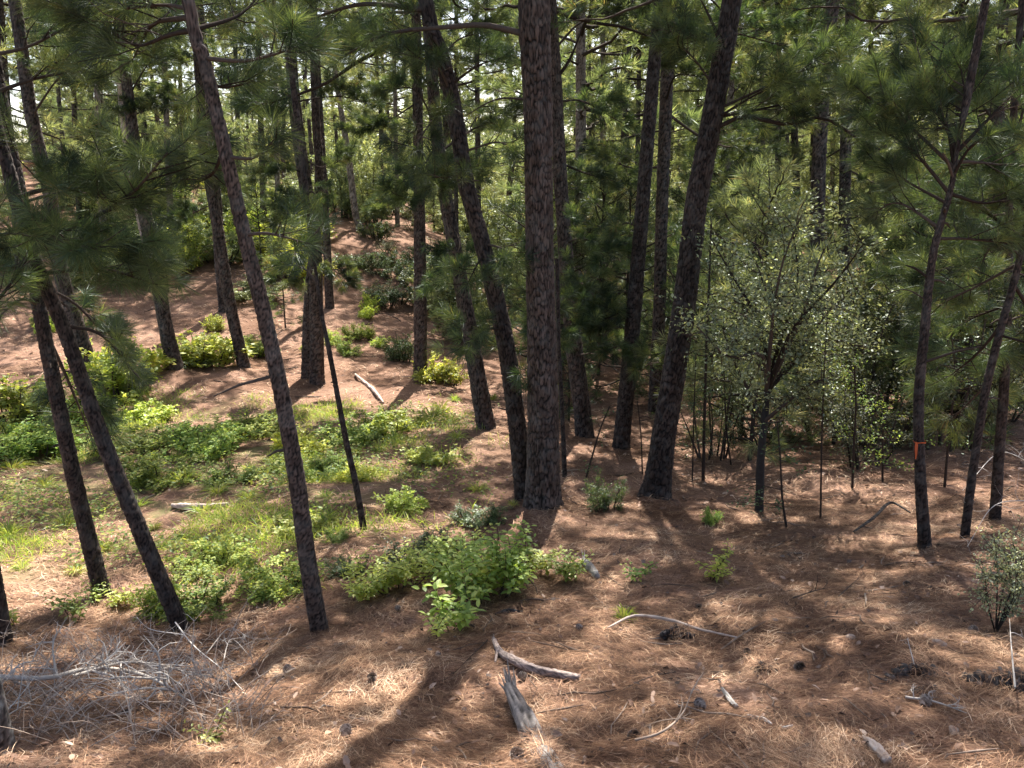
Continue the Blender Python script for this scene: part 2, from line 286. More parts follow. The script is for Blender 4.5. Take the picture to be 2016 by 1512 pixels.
# ------------------------------------------------------------------ litter (stuff)
rng = np.random.default_rng(5)
def gnormal(x, y, e=.03):
    n = np.stack([-(gz(x+e, y)-gz(x-e, y))/(2*e), -(gz(x, y+e)-gz(x, y-e))/(2*e), np.ones(len(x))], 1); return norm(n)
def straw(n, y0, y1, wpx, L0, name, label, lift=.012, seed=1, pw=1.):
    r = np.random.default_rng(seed); t = r.random(n)**pw; y = y0*(y1/y0)**t; x = (r.random(n)*2-1)*(1.0+y*.74)
    keep = (vnoise(x*1.7, y*1.7, 9)+.5*vnoise(x*5, y*5, 10)+.55) > r.random(n)*.9; x, y = x[keep], y[keep]; m = len(x)
    ang = (vnoise(x*1.1, y*1.1, 12)*9+r.standard_normal(m)*.9); d = np.stack([np.cos(ang), np.sin(ang), np.zeros(m)], 1)
    nn = gnormal(x, y, .06); d = norm(d-nn*np.sum(d*nn, 1, keepdims=True)); L = L0*(.5+.8*r.random(m)); w = y*wpx*(.7+.6*r.random(m))
    p = np.stack([x, y, gz(x, y)+lift*(r.random(m)**1.5)+.002], 1)-d*L[:, None]*.5; tilt = nn*(r.standard_normal(m)*.11+.02)[:, None]
    d = norm(d+tilt); side = norm(np.cross(nn, d)); mb = MB(); curl = side*(r.standard_normal(m)*.12)[:, None]
    a = np.clip(.47+.5*vnoise(x*1.6, y*1.6, 18)+.45*vnoise(x*2.5, y*2.5, 14)+.4*vnoise(x*9, y*9, 15)+.36*r.standard_normal(m), 0, 1)
    mid = p+d*L[:, None]*.5+curl*L[:, None]+nn*(L*.04)[:, None]; tip = p+d*L[:, None]; w2 = (w/2)[:, None]
    v = np.stack([p, mid+side*w2, tip, mid-side*w2], 1).reshape(-1, 3); mb.add(v, np.arange(m)[:, None]*4+np.arange(4)[None], np.repeat(a, 4))
    tag(link(name, mb.mesh(name, M['litter'])), label, 'pine straw', kind='stuff')
straw(520000, 2.1, 9.5, .00065, .145, 'pine_straw', 'fallen orange brown pine needles matting the foreground slope', seed=1, lift=.02, pw=.9)
straw(120000, 8.5, 30, .0008, .22, 'pine_straw', 'fallen pine needles covering the hillside under the farther trunks', seed=2, lift=.02)
def dry_leaves(n, y0, y1, Ls, name, label, seed):
    r = np.random.default_rng(seed); y = y0*(y1/y0)**r.random(n); x = (r.random(n)*2-1)*(1.+y*.74)
    keep = (vnoise(x*1.3, y*1.3, 21)+.5+.25*(x > 0)) > r.random(n)*.95; x, y = x[keep], y[keep]; m = len(x)
    ang = r.random(m)*6.28; d = norm(np.stack([np.cos(ang), np.sin(ang), r.standard_normal(m)*.25], 1)); nn = norm(gnormal(x, y)+r.standard_normal((m, 3))*.35)
    mb = MB(); leaves(mb, np.stack([x, y, gz(x, y)+.02], 1), d, nn, Ls*(.4+1.1*r.random(m)**1.5), r, width=.95, a=r.random(m)**1.5)
    tag(link(name, mb.mesh(name, M['dry_leaf'])), label, 'leaf litter', kind='stuff')
dry_leaves(4200, 2.3, 10, .042, 'leaf_litter', 'small pale and brown dead leaves scattered over the near pine straw', 3)
dry_leaves(5000, 9, 34, .085, 'leaf_litter', 'dry leaves scattered over the far slope and under the thicket', 4)

def flakes(n, seed):
    r = np.random.default_rng(seed); y = 2.2*(16/2.2)**r.random(n); x = (r.random(n)*2-1)*(1.+y*.74); k = (vnoise(x*2, y*2, 25)+.5) > r.random(n); x, y = x[k], y[k]; m = len(x); az = r.random(m)*6.28; d = np.stack([np.cos(az), np.sin(az), r.normal(0, .3, m)], 1); mb = MB()
    leaves(mb, np.stack([x, y, gz(x, y)+.018], 1), d, norm(gnormal(x, y)+r.normal(0, .4, (m, 3))), (.012+.03*r.random(m)**2)*(1+.05*y), r, width=1.5, simple=True); tag(link('bark_flakes', mb.mesh('bark_flakes', M['flake'])), 'dark flakes of fallen bark among the pine straw', 'bark flakes', kind='stuff')
M['flake_twig'] = simple_mat('brown_twig', [(0, (.04, .028, .02)), (.5, (.13, .09, .068)), (1, (.36, .29, .23))], .85, 10, .2)
M['flake'] = simple_mat('bark_flake', [(0, (.02, .014, .012)), (.5, (.07, .05, .042)), (1, (.2, .15, .13))], .85, 20, .3)
flakes(5200, 17)
# ------------------------------------------------------------------ trunks
def cells(a, b, na, seed):
    """F2-F1 of a jittered grid wrapped round the trunk; returns edge distance and cell id value"""
    ia = np.floor(a); ib = np.floor(b); f1 = np.full(a.shape, 9.); f2 = np.full(a.shape, 9.); cid = np.zeros(a.shape)
    for da in (-1, 0, 1):
        for db in (-1, 0, 1):
            ca = ia+da; cb = ib+db; w = np.mod(ca, na)
            d = np.hypot(ca+.15+.7*_h(w, cb, seed)-a, cb+.1+.8*_h(w, cb, seed+5)-b); hv = _h(w, cb, seed+9)
            n1 = d < f1; f2 = np.where(n1, f1, np.minimum(f2, d)); cid = np.where(n1, hv, cid); f1 = np.where(n1, d, f1)
    return f2-f1, cid
def trunk_mesh(p, rad, dist, seed, mtl, org, plate=(.055, .13), depth=.012, flare=.38, name='trunk', stretch_to=None):
    """p Kx3 base->top, rad K"""
    L = np.linalg.norm(np.diff(p, axis=0), axis=1).sum(); r0 = rad.max(); res = max(.014, dist*.0016)
    n = int(min(900, L/res)); q = spline(np.column_stack([p, rad]), max(n, 12)); c = q[:, :3]; r = q[:, 3].copy()
    s = np.concatenate([[0], np.cumsum(np.linalg.norm(np.diff(c, axis=0), axis=1))])
    r *= 1+flare*np.exp(-s/(r0*1.6)); ns = int(np.clip(2*np.pi*r0/res, 10, 96))
    t = norm(np.gradient(c, axis=0)); b = norm(np.cross(t, np.array([0, 1., 0]))); e = np.cross(t, b)
    th = np.linspace(0, 2*np.pi, ns, endpoint=False); na = max(4, round(2*np.pi*r0/plate[0]))
    A, B = np.meshgrid(th/(2*np.pi)*na, s/plate[1]); wob = .5*vnoise(A*1.3, B*2.1, seed)+1.1*vnoise(A*.35, B*.45, seed+21); B2 = B+.8*vnoise(A*.9, B*.8, seed+2)+1.6*vnoise(A*.3, B*.3, seed+22)
    ed, cid = cells(np.mod(A+wob, na), B2, na, seed); crack = np.clip(1.25-ed/.26, 0, 1)**1.2
    lobes = .05*np.sin(3*th+seed)[None]+(.10*np.sin(5*th+seed*2)+.08*np.sin(3*th+seed*3))[None]*np.exp(-s/(r0*2.2))[:, None]
    dd = depth*min(1.2, r0/.12)
    rr = r[:, None]*(1+lobes)+dd*(-crack*1.1+.55*(cid-.3)+.5*vnoise(A*3, B2*5, seed+7))
    v = c[:, None]+rr[..., None]*(np.cos(th)[None, :, None]*b[:, None]+np.sin(th)[None, :, None]*e[:, None])
    i = np.arange(len(c)-1)[:, None]*ns; j = np.arange(ns)[None]; k = (j+1) % ns
    f = np.stack([i+j, i+k, i+ns+k, i+ns+j], -1).reshape(-1, 4)
    return col_mesh(name, v.reshape(-1, 3)-org, [f], mtl, {'crack': crack.ravel(), 'rnd': cid.ravel()}, True), c, r
def branch_system(o, d, L, rng, bark, tp, td, twig_rate=5., r0=None, start=.25, upturn=.22, sides=4):
    """main limb with twigs: tubes go to bark, tuft positions to tp / td. Returns limb points."""
    d = d/np.linalg.norm(d); s = np.linspace(0, 1, 7); wob = rng.standard_normal((7, 3))*.035*L; wob[0] = 0
    c = o+d*s[:, None]*L+np.array([0, 0, 1.])*(L*(-.12*s+upturn*s*s))[:, None]+wob*s[:, None]; c = spline(c, 10)
    r0 = r0 or (.008+.011*L); rr = r0*(1-.8*np.linspace(0, 1, 10)); tube(bark, c, rr, sides, rng.random()); limb(c, L, rng, bark, tp, td, twig_rate, start); return c
def limb(c, L, rng, bark, tp, td, twig_rate=5., start=.25, tw=.32, tuft_gap=.2):
    n = max(3, int(L*twig_rate)); tt = norm(np.gradient(c, axis=0)); m = len(c)
    for k in range(n):
        s = start+(1-start)*(k+rng.random())/n; x = s*(m-1); i = min(int(x), m-2); q = c[i]+(c[i+1]-c[i])*(x-i); t = tt[i]
        sd = np.cross(t, [0, 0, 1.]); sd = sd/max(np.linalg.norm(sd), .1)*(1 if k % 2 else -1)
        dr = t*.7+sd*(.5+.6*rng.random())+np.array([0, 0, 1.])*rng.normal(.15, .35); dr /= np.linalg.norm(dr)
        l = max(.12, min(L, 3)*tw*(1.15-.6*s)*(.6+.7*rng.random())); e = q+dr*l+np.array([0, 0, .12*l]); mdp = (q+e)/2+rng.standard_normal(3)*.04*l-np.array([0, 0, .05*l])
        tube(bark, np.array([q, mdp, e]), [.006, .0045, .003], 3, rng.random(), cap=False)
        nt_ = min(3, max(1, int(l/tuft_gap))); 
        for j in range(nt_):
            w = 1-j*.62/nt_; tp.append(q+(e-q)*w+rng.standard_normal(3)*.02); td.append(dr+np.array([0, 0, .45])+rng.standard_normal(3)*.3)
    tp.append(c[-1]); td.append(tt[-1]+np.array([0, 0, .3]))

# shared crown models ------------------------------------------------------------
def crown_model(seed, H, R_, nb, needles, nl, nw, nmat, top=True, rate=4.2, dens=1.):
    r = np.random.default_rng(seed); bk = MB(); fl = MB(); tp, td = [], []
    for i in range(nb):
        f = (i+.5)/nb; h = H*f**.9; az = i*2.399+r.normal(0, .4); prof = (math.sin(math.pi*min(1, .28+.72*f)))**.6*(.55+.6*r.random())
        if r.random() < .12: continue
        el = -.12+.95*f+r.normal(0, .15); L = max(.5, R_*prof); d = np.array([math.cos(az)*math.cos(el), math.sin(az)*math.cos(el), math.sin(el)])
        branch_system(np.array([0, 0, h]), d, L, r, bk, tp, td, rate, start=.35)
    tp.append(np.array([0, 0, H+.1])); td.append(np.array([0, 0, 1.]))
    tp, td = np.array(tp), np.array(td); tufts(fl, tp, td, needles, nl, nw, r)
    return bk.mesh('branches', M['twig']), fl.mesh('foliage', nmat)
CROWN_N = [crown_model(30+i, 7.5, 2.8, 38, 44, .22, .010, M['needle'], rate=3.8) for i in range(3)]      # nearer trees, above the frame mostly
CROWN_F = [crown_model(50+i, 9.5, 2.9, 54, 32, .23, .017, M['needle_sun_tint'], rate=3.8) for i in range(5)]    # far trees
YOUNG = [crown_model(70+i, 3.4, 1.2, 46, 36, .19, .009, M['needle' if i % 2 else 'needle_sun_tint'], rate=7) for i in range(4)]

def bark_seed():
    bark_seed.k += 1; return bark_seed.k*13
bark_seed.k = 3
RT = np.random.default_rng(99)
def pine(path, Y, label, mtl='bark', name='pine_tree', group=None, top=14., base=None, boughs=(), crown=0, crown_at=.55, lean=0, ylean=0, plate=(.055, .13), depth=.012, scale_crown=1., stubs=7, stop=False, cat='pine tree'):
    plate = (plate[0]*.82, plate[1]*.8)
    """path: (u, v, width px) from base to the top of what is seen; Y forward distance in metres"""
    p = np.array([P(u, v, Y+ylean*(path[0][1]-v)/1000) for u, v, w in path]); dd = np.array([ray(u, v)[1] for u, v, w in path])
    rad = np.array([w/F*(q[1]*math.cos(PITCH)-q[2]*math.sin(PITCH))*.5*.97 for (u, v, w), q in zip(path, p)])
    g = gz(p[0, 0], p[0, 1])[0]; p[0, 2] = min(p[0, 2], g+.02)-0.0
    root = thing(name, (p[0, 0], p[0, 1], g), label, cat, group); org = np.array([p[0, 0], p[0, 1], g]); p0 = p.copy()
    p = np.vstack([p[0]+[0, 0, -.18], p]); rad = np.concatenate([[rad[0]], rad])
    if not stop:
        dr = p[-1]-p[-3]; dr = dr/dr[2]; dr[:2] *= .6; zt = g+top; cur = p[-1]
        k = 3; 
        if zt > cur[2]+.5:
            for j in range(1, k+1):
                h = (zt-cur[2])*j/k; p = np.vstack([p, cur+dr*h]); rad = np.append(rad, max(.03, rad[len(path)]*(1-.72*j/k)))
    me, c, r = trunk_mesh(p, rad, math.hypot(org[0], org[1]), bark_seed(), M[mtl], org, plate, depth, .38 if Y < 12 else .2)
    link('trunk', me, root)
    r_ = np.random.default_rng(bark_seed.k*7+1)
    bk, fl = MB(), MB(); tp, td = [], []
    dist = math.hypot(org[0], org[1])
    def trunk_pt(z):
        i = int(np.argmin(abs(c[:, 2]-z))); return c[i], r[i]
    if crown is not None:
        zc = g+top*(min(crown_at, .47) if 7 < dist < 16 else crown_at); i = int(np.argmin(abs(c[:, 2]-zc))); q = c[i]; cb, cf = CROWN_N[crown % 3] if dist < 22 else CROWN_F[crown % 5]
        sc = (g+top-zc)/8.0*scale_crown; axis = norm((c[-1]-q)[None])[0]; rot = Vector(axis).to_track_quat('Z', 'Y').to_matrix().to_4x4() @ Matrix.Rotation(crown*1.9, 4, 'Z')
        for nm, dm in (('branches', cb), ('foliage', cf)):
            o = link(nm, dm, root); o.matrix_basis = Matrix.Translation(Vector(q-org)) @ rot @ Matrix.Scale(sc, 4)
    for st in range(stubs):
        z = g+1.2+r_.random()*(min(7, top*.5)); q, rr = trunk_pt(z); az = r_.random()*6.28; d = np.array([math.cos(az), math.sin(az), r_.normal(.1, .3)]); l = rr+.05+.35*r_.random()**2
        bk = MB(); tube(bk, np.array([q, q+d*l*.6, q+d*l+[0, 0, -.03]]), [.014, .01, .005], 5, r_.random()); link('branch_stub', bk.mesh('branch_stub', M['twig'], org), root)
    for b in boughs:
        pth = b[0]; kw = b[1] if len(b) > 1 else {}; bk, fl = MB(), MB(); tp, td = [], []
        yo = kw.get('y', 0); q = [P(u, v, Y+yo*min(1, (i/max(1, len(pth)-1)))) for i, (u, v) in enumerate(pth)]
        tq, tr = trunk_pt(q[0][2]); q[0] = tq; q = spline(np.array(q), 14); L = np.linalg.norm(np.diff(q, axis=0), axis=1).sum()
        r0 = kw.get('r', .012+.006*L); tube(bk, q, r0*(1-.75*np.linspace(0, 1, 14)), 6, r_.random(), rough=.06, rng=r_)
        if not kw.get('bare'): limb(q, L, r_, bk, tp, td, kw.get('rate', 10 if L > 1.2 else 14), kw.get('start', .3), kw.get('tw', .34)*(1 if L > 1.5 else 1.4), kw.get('gap', .135))
        lo = link('limb', bk.mesh('limb', M['twig'], org), root)
        if tp:
            near = dist < 8; tufts(fl, np.array(tp), np.array(td), 130 if near else 90, .175 if near else .19, max(.0026, dist*.00046), r_, droop=.16, spread=.95)
            link('foliage', fl.mesh('foliage', M['needle'], org), lo)
    return root

#TREES
pine([(203,1177,34),(150,960,30),(95,700,28),(62,520,25),(40,380,23),(5,200,21)], 6.6, 'slim leaning pine at left, second trunk in from the photo edge, standing in pine straw', 'bark_dark', crown=0, plate=(.04,.07), top=11,
  boughs=[([(80,600),(40,590),(-20,640)],{'y':-.4}),([(70,560),(150,600),(240,700)],{'y':.4}),([(60,500),(0,430),(-60,420)],{}),([(85,640),(130,740),(180,860)],{'y':.5,'tw':.25}),([(45,400),(110,380),(200,360)],{'y':.5})])
pine([(362,1252,34),(290,1080,32),(200,860,30),(130,660,28),(60,490,27),(15,330,25),(-30,150,22)], 5.8, 'slim leaning pine with dark base behind the dead branches, ferny shrub behind', 'bark_dark', crown=1, plate=(.04,.07), top=11,
  boughs=[([(60,480),(180,430),(260,380),(330,300)],{'y':-.6,'tw':.42}),([(80,540),(200,530),(310,560)],{'y':-.3}),([(120,640),(200,660),(270,740)],{'y':.2}),
          ([(35,390),(120,370),(230,400)],{'y':-.5}),([(-10,190),(90,150),(200,140)],{'y':.4}),([(-40,110),(60,90),(170,30)],{'y':.3}),([(40,420),(100,470),(190,490)],{'y':-.8})])
pine([(10,1290,34),(-8,1180,34),(-60,900,32),(-110,600,28)], 5.3, 'pine trunk mostly cut off by the left photo edge above the tangle of dead twigs', 'bark_dark', crown=2, plate=(.04,.07), top=11,
  boughs=[([(-90,700),(20,560),(60,500)],{'y':.3}),([(-110,500),(20,460),(90,480)],{'y':0})])
pine([(38,1600,46),(15,1512,44),(-14,1380,42),(-80,1100,40)], 2.95, 'lichen spotted pine trunk in the bottom left corner of the photo', 'bark_lichen', crown=0, plate=(.04,.06), top=9, stubs=0)
pine([(175,724,32),(150,640,30),(120,540,28),(95,370,26),(62,230,25),(28,0,23)], 18.6, 'straight pine at far left rising behind the two slim leaning pines', 'bark', crown=3, top=15,
  boughs=[([(60,230),(120,150),(190,120)],{'y':-1}),([(30,40),(100,30),(180,60)],{'y':1})])
pine([(345,731,32),(325,640,28),(305,520,28),(277,380,26),(252,190,22),(240,90,20)], 18.3, 'slope pine with a strip of pale bare wood up its left side', 'bark', crown=4, top=15,
  boughs=[([(255,190),(300,120),(360,120)],{'y':.5}),([(250,170),(200,130),(140,150)],{'y':.5})])
pine([(482,731,25),(457,620,23),(440,520,22),(420,400,22),(400,280,20),(390,120,18)], 19.4, 'narrow pine on the slope behind the long slim leaning trunk', 'bark', crown=1, top=14,
  boughs=[([(392,160),(330,200),(250,230)],{'y':-1,'tw':.4}),([(392,130),(450,150),(510,220)],{'y':-1,'tw':.4}),([(415,400),(380,420),(350,440)],{}),([(395,280),(350,200),(290,190)],{}),([(400,300),(430,340),(470,370)],{})])
pine([(443,612,24),(432,500,22),(425,380,20)], 25, 'pine farther up the left slope casting a shadow across bare straw', 'bark', crown=2, top=14)
pine([(630,1252,36),(605,1100,35),(585,950,34),(555,780,32),(520,620,31),(485,480,29),(460,370,28),(430,240,27),(400,110,26),(370,0,25)], 5.25, 'long slim pine leaning left across the whole photo, scaly bark, nearest of the left trunks', 'bark', crown=1, plate=(.04,.06), top=11, depth=.011,
  boughs=[([(378,60),(330,70),(270,90),(220,60)],{'y':.5,'tw':.45}),([(410,115),(470,120),(530,110),(590,90)],{'y':-.3,'start':.55}),([(370,10),(320,10),(230,20)],{'y':.3}),([(470,310),(500,310),(545,270)],{'y':-.2,'start':.5,'tw':.25}),([(488,462),(530,460),(610,480)],{'y':-.2,'start':.35}),
          ([(445,290),(420,340),(390,360)],{'y':.5}),([(410,120),(430,170),(510,160)],{'y':.5}),([(395,60),(470,30),(520,-20)],{'y':.6}),([(380,30),(300,50),(260,120)],{'y':.8,'tw':.45})])
pine([(605,727,26),(608,640,25),(612,560,22),(625,420,18),(628,320,17),(622,240,16)], 19.0, 'left one of the two pines that touch at the base on the slope', 'bark', crown=0, top=14)
pine([(625,752,28),(623,600,27),(620,470,26),(608,400,26),(592,300,26),(578,180,24),(570,60,22)], 18.6, 'right one of the two pines that touch at the base on the slope', 'bark', crown=2, top=14,
  boughs=[([(622,480),(590,510),(560,560)],{'y':-1,'tw':.4}),([(615,440),(580,420),(540,440)],{'y':-1}),([(600,340),(560,330),(520,350)],{'y':-1}),([(600,310),(640,330),(690,300)],{}),([(620,470),(650,520),(680,560)],{'y':-.5}),([(595,200),(540,180),(490,200)],{'y':-1,'tw':.4}),([(600,200),(660,190),(720,200)],{'y':-1}),([(590,330),(600,390),(560,400)],{'y':-1.5})])
pine([(718,1052,14),(700,950,13),(680,860,12),(650,700,10),(632,610,8),(615,480,7)], 8.1, 'very thin leaning dark pine pole right of the long slim pine', 'bark_dark', crown=None, top=5, plate=(.03,.05), stubs=2, boughs=[([(625,560),(600,530),(560,520)],{}),([(615,480),(640,460),(600,400)],{})])
pine([(650,608,18),(646,530,17),(640,400,15)], 27, 'short visible pine trunk on the slope just above the touching pair', 'bark', crown=3, top=14)
pine([(710,450,14),(700,420,14),(685,300,13),(672,220,11),(660,140,10)], 37, 'pale grey trunk standing high on the bare far slope', 'bark_pale', crown=1, top=15)
pine([(828,750,28),(828,600,26),(826,400,23),(824,300,21),(820,60,20)], 19.0, 'upright pine on the slope with a bright leafy shrub at its foot', 'bark', crown=4, top=15,
  boughs=[([(822,200),(760,240),(700,260)],{'y':-1,'tw':.4}),([(821,80),(740,60),(660,100)],{'y':-1,'tw':.4}),([(826,480),(860,500),(900,540)],{'y':1,'tw':.4}),([(825,420),(780,400),(740,420)],{'y':-.5}),([(825,330),(860,330),(890,360)],{'y':-1}),([(822,120),(780,150),(740,200)],{})])
pine([(958,847,38),(930,680,33),(905,540,30),(880,400,28),(862,280,26),(850,130,24)], 14, 'pine with plated bark leaning left behind a drooping dark bough, long shadow on the straw', 'bark', crown=2, top=15, plate=(.06,.14),
  boughs=[([(855,180),(800,120),(720,90)],{'y':-1,'tw':.45}),([(852,150),(900,80),(980,60)],{'y':1,'tw':.45}),([(865,300),(940,250),(1000,240)],{'y':1.5,'tw':.45}),([(880,400),(850,380),(800,390)],{'y':-1,'tw':.4}),([(868,330),(900,340),(930,330)],{'y':-1}),([(862,280),(830,330),(790,360)],{'y':-1,'tw':.4}),([(905,540),(870,550),(840,570)],{}),([(885,440),(905,480),(890,520)],{'y':-1}),([(860,250),(820,180),(760,170)],{'y':-1})])
pine([(1037,1003,42),(1020,850,37),(1000,700,36),(975,580,35),(945,460,33),(920,370,33),(895,220,32),(870,110,31),(838,0,30)], 9.1, 'curved pine leaning left whose base touches the thick central pine', 'bark_dark', crown=0, top=13, plate=(.055,.12),
  boughs=[([(862,95),(770,93),(700,125),(640,165),(560,195),(503,207)],{'start':.75,'tw':.18,'r':.032}),([(845,20),(760,10),(690,12),(580,50)],{'start':.5,'r':.035}),([(895,210),(850,240),(810,300)],{'y':-.5,'tw':.4}),([(920,330),(880,350),(830,340)],{'y':-.6,'tw':.45}),
          ([(930,300),(980,280),(1020,300)],{'y':-.3,'tw':.4}),([(890,170),(940,130),(1000,110)],{'y':-.3}),([(1000,650),(950,650),(900,690)],{'y':-.5,'tw':.4}),([(955,480),(990,490),(1020,520)],{'y':-.5,'tw':.45}),([(960,500),(940,520),(920,560)],{'y':-.5,'tw':.4}),([(1000,700),(1020,730),(1040,760)],{'y':-.3,'tw':.35}),([(890,180),(860,130),(810,110)],{'y':-.6})])
pine([(1071,1022,84),(1070,985,70),(1070,900,64),(1069,750,61),(1063,500,56),(1060,250,57),(1055,100,61),(1052,0,64)], 8.75, 'thickest pine trunk in the centre, upright with plated brown bark', 'bark', crown=1, top=14, plate=(.065,.15), depth=.013, stubs=5,
  boughs=[([(1030,72),(960,50),(900,52),(800,60),(740,75),(670,115)],{'start':.5,'tw':.25,'r':.038}),([(1030,198),(980,195),(910,232)],{'bare':1,'r':.016,'y':.3}),([(1085,270),(1095,255),(1100,262)],{'bare':1,'r':.012})])
pine([(1152,867,37),(1145,800,35),(1130,680,34),(1118,560,31),(1108,420,28),(1100,300,28),(1090,120,28),(1082,0,28)], 14.4, 'pine leaning left just behind the right side of the thick central pine', 'bark', crown=3, top=15, plate=(.06,.14),
  boughs=[([(1095,200),(1150,200),(1220,240)],{'y':1,'tw':.45}),([(1100,320),(1150,340),(1220,360)],{'y':1,'tw':.45}),([(1090,100),(1150,40),(1230,30)],{'y':1,'tw':.45}),([(1098,160),(1120,120),(1145,60)],{'bare':1,'r':.04}),([(1118,560),(1150,560),(1180,600)],{'y':-1.2,'tw':.4}),([(1128,640),(1110,640),(1085,660)],{'y':-2,'tw':.4}),([(1130,700),(1170,690),(1200,640)],{'y':-1,'tw':.45}),([(1115,560),(1100,580),(1080,600)],{'y':-2,'tw':.4}),([(1110,480),(1150,470),(1200,500)],{'y':-1,'tw':.4})])
pine([(1112,942,10),(1106,800,9),(1100,680,8)], 11, 'bare thin dark pole close to the right edge of the thick central pine', 'bark_dark', name='dead_sapling', crown=None, top=3.2, stubs=0, plate=(.03,.06), cat='sapling')
pine([(1222,887,35),(1228,820,33),(1240,700,32),(1252,560,30),(1265,400,28),(1277,250,27),(1290,100,25),(1298,0,23)], 13.2, 'dark pine leaning right with short shadow toward the camera, left of a twin trunk', 'bark_dark', crown=4, top=15, scale_crown=1.15, plate=(.055,.13),
  boughs=[([(1250,600),(1210,620),(1170,640)],{'tw':.4}),([(1240,690),(1270,720),(1290,700)],{'y':-1,'tw':.4}),([(1260,450),(1230,440),(1200,470)],{'tw':.4}),([(1290,60),(1320,60),(1340,30)],{'y':-1}),([(1245,650),(1220,680),(1190,690)],{'y':-.6})])
pine([(1285,860,26),(1292,720,26),(1298,600,25),(1303,400,25),(1311,200,26),(1318,0,27)], 16.5, 'reddish straight pine partly hidden between two leaning pines right of centre', 'bark', crown=0, top=15, scale_crown=1.2,
  boughs=[([(1312,220),(1400,280),(1500,300)],{'y':2,'tw':.4}),([(1316,60),(1420,60),(1540,90)],{'y':1.5,'tw':.4}),([(1305,330),(1240,330),(1180,300)],{'y':1.5,'tw':.4}),([(1310,200),(1330,150),(1380,150)],{'y':-2,'tw':.5}),([(1315,100),(1330,60),(1370,80)],{'y':-2,'tw':.5})])
pine([(1288,990,60),(1294,950,52),(1306,860,48),(1325,740,47),(1346,600,46),(1370,400,44),(1396,260,42),(1420,120,41),(1440,0,39)], 9.85, 'second thickest pine, dark and leaning right with a wide scaly base', 'bark_dark', crown=2, top=14,  plate=(.06,.14), depth=.013,
  boughs=[([(1405,262),(1460,230),(1550,245),(1620,232),(1700,280),(1770,310)],{'start':.3,'tw':.2,'r':.032,'y':-.5}),([(1420,100),(1400,40),(1380,0)],{'bare':1,'r':.03}),([(1450,240),(1500,180),(1560,160)],{'y':-.6,'tw':.4,'start':.1}),([(1440,235),(1520,210),(1600,190),(1640,170)],{'y':-.4,'tw':.4,'start':.2}),
          ([(1410,180),(1370,120),(1330,80)],{'y':-.3,'tw':.4}),([(1430,90),(1370,70),(1310,60)],{'y':-.2}),([(1460,220),(1580,140),(1650,120)],{'y':-.3,'start':.3,'tw':.4})])
pine([(1820,1080,26),(1812,950,22),(1808,800,20),(1820,650,18),(1837,500,15),(1872,370,12),(1885,290,8)], 6.6, 'young dark pine at right with an orange ribbon on its trunk', 'bark_dark', crown=None, top=4.6, plate=(.035,.06),
  boughs=[([(1860,400),(1790,360),(1740,330)],{'y':.5,'tw':.45}),([(1880,320),(1930,320),(2010,330)],{'y':.5,'tw':.45}),([(1883,300),(1840,180),(1860,80)],{'y':.6,'tw':.4}),([(1870,380),(1800,300),(1730,250)],{'y':.2,'tw':.42}),([(1878,340),(1920,280),(1985,265)],{'y':-.3,'tw':.35}),([(1850,450),(1770,400),(1720,420)],{'y':.4,'tw':.4}),([(1880,330),(1860,240),(1800,180)],{'y':.2,'tw':.4}),([(1870,380),(1940,400),(2010,380)],{'y':.3,'tw':.42}),
          ([(1845,470),(1900,470),(1990,480)],{'y':.2,'tw':.4}),([(1885,300),(1900,210),(1890,120)],{'y':.2,'tw':.35}),([(1885,300),(1960,220),(2030,150)],{'y':.3,'tw':.4}),([(1825,590),(1780,570),(1720,590)],{'bare':1,'r':.008}),([(1880,330),(1780,240),(1690,180)],{'y':.3,'start':.5,'tw':.35})])
pine([(1898,1062,18),(1908,980,17),(1922,880,16),(1942,760,16),(1972,640,15),(2000,540,14),(2030,400,12)], 7.0, 'thin dark trunk leaning right behind the ribbon pine, joining another near the top', 'bark_dark', crown=None, top=5.6, plate=(.03,.06),
  boughs=[([(2005,520),(1930,560),(1850,600)],{'y':.8,'tw':.45}),([(1995,560),(2030,620),(2060,700)],{'y':.3,'tw':.4}),([(1975,640),(1920,700),(1870,740)],{'y':.9,'tw':.4}),([(2015,470),(1900,400),(1780,420)],{'y':1,'tw':.45}),([(2010,500),(1960,480),(1930,520)],{'y':.4}),([(2020,420),(1980,350),(1950,330)],{'y':.4})])
pine([(1958,1022,22),(1966,900,20),(1975,780,19),(1982,640,17),(1986,500,15),(1990,300,13)], 8.0, 'straight dark trunk nearest the right photo edge', 'bark_dark', crown=0, top=10, plate=(.035,.07), crown_at=.62,
  boughs=[([(1988,480),(1900,520),(1800,540)],{'y':.5,'tw':.45}),([(1989,330),(1900,330),(1800,370)],{'y':.6,'tw':.45}),([(1985,700),(2020,730),(2060,780)],{'tw':.45}),([(1978,720),(1920,780),(1870,830)],{'y':.8,'tw':.4}),([(1990,300),(1930,200),(1850,120)],{'y':.6,'tw':.45}),([(1990,320),(2020,200),(2060,100)],{'tw':.45}),([(1990,420),(1940,430),(1900,470)],{'tw':.4}),([(1984,560),(2020,590),(2050,640)],{}),([(1985,600),(1930,620),(1890,640)],{'y':.8})])
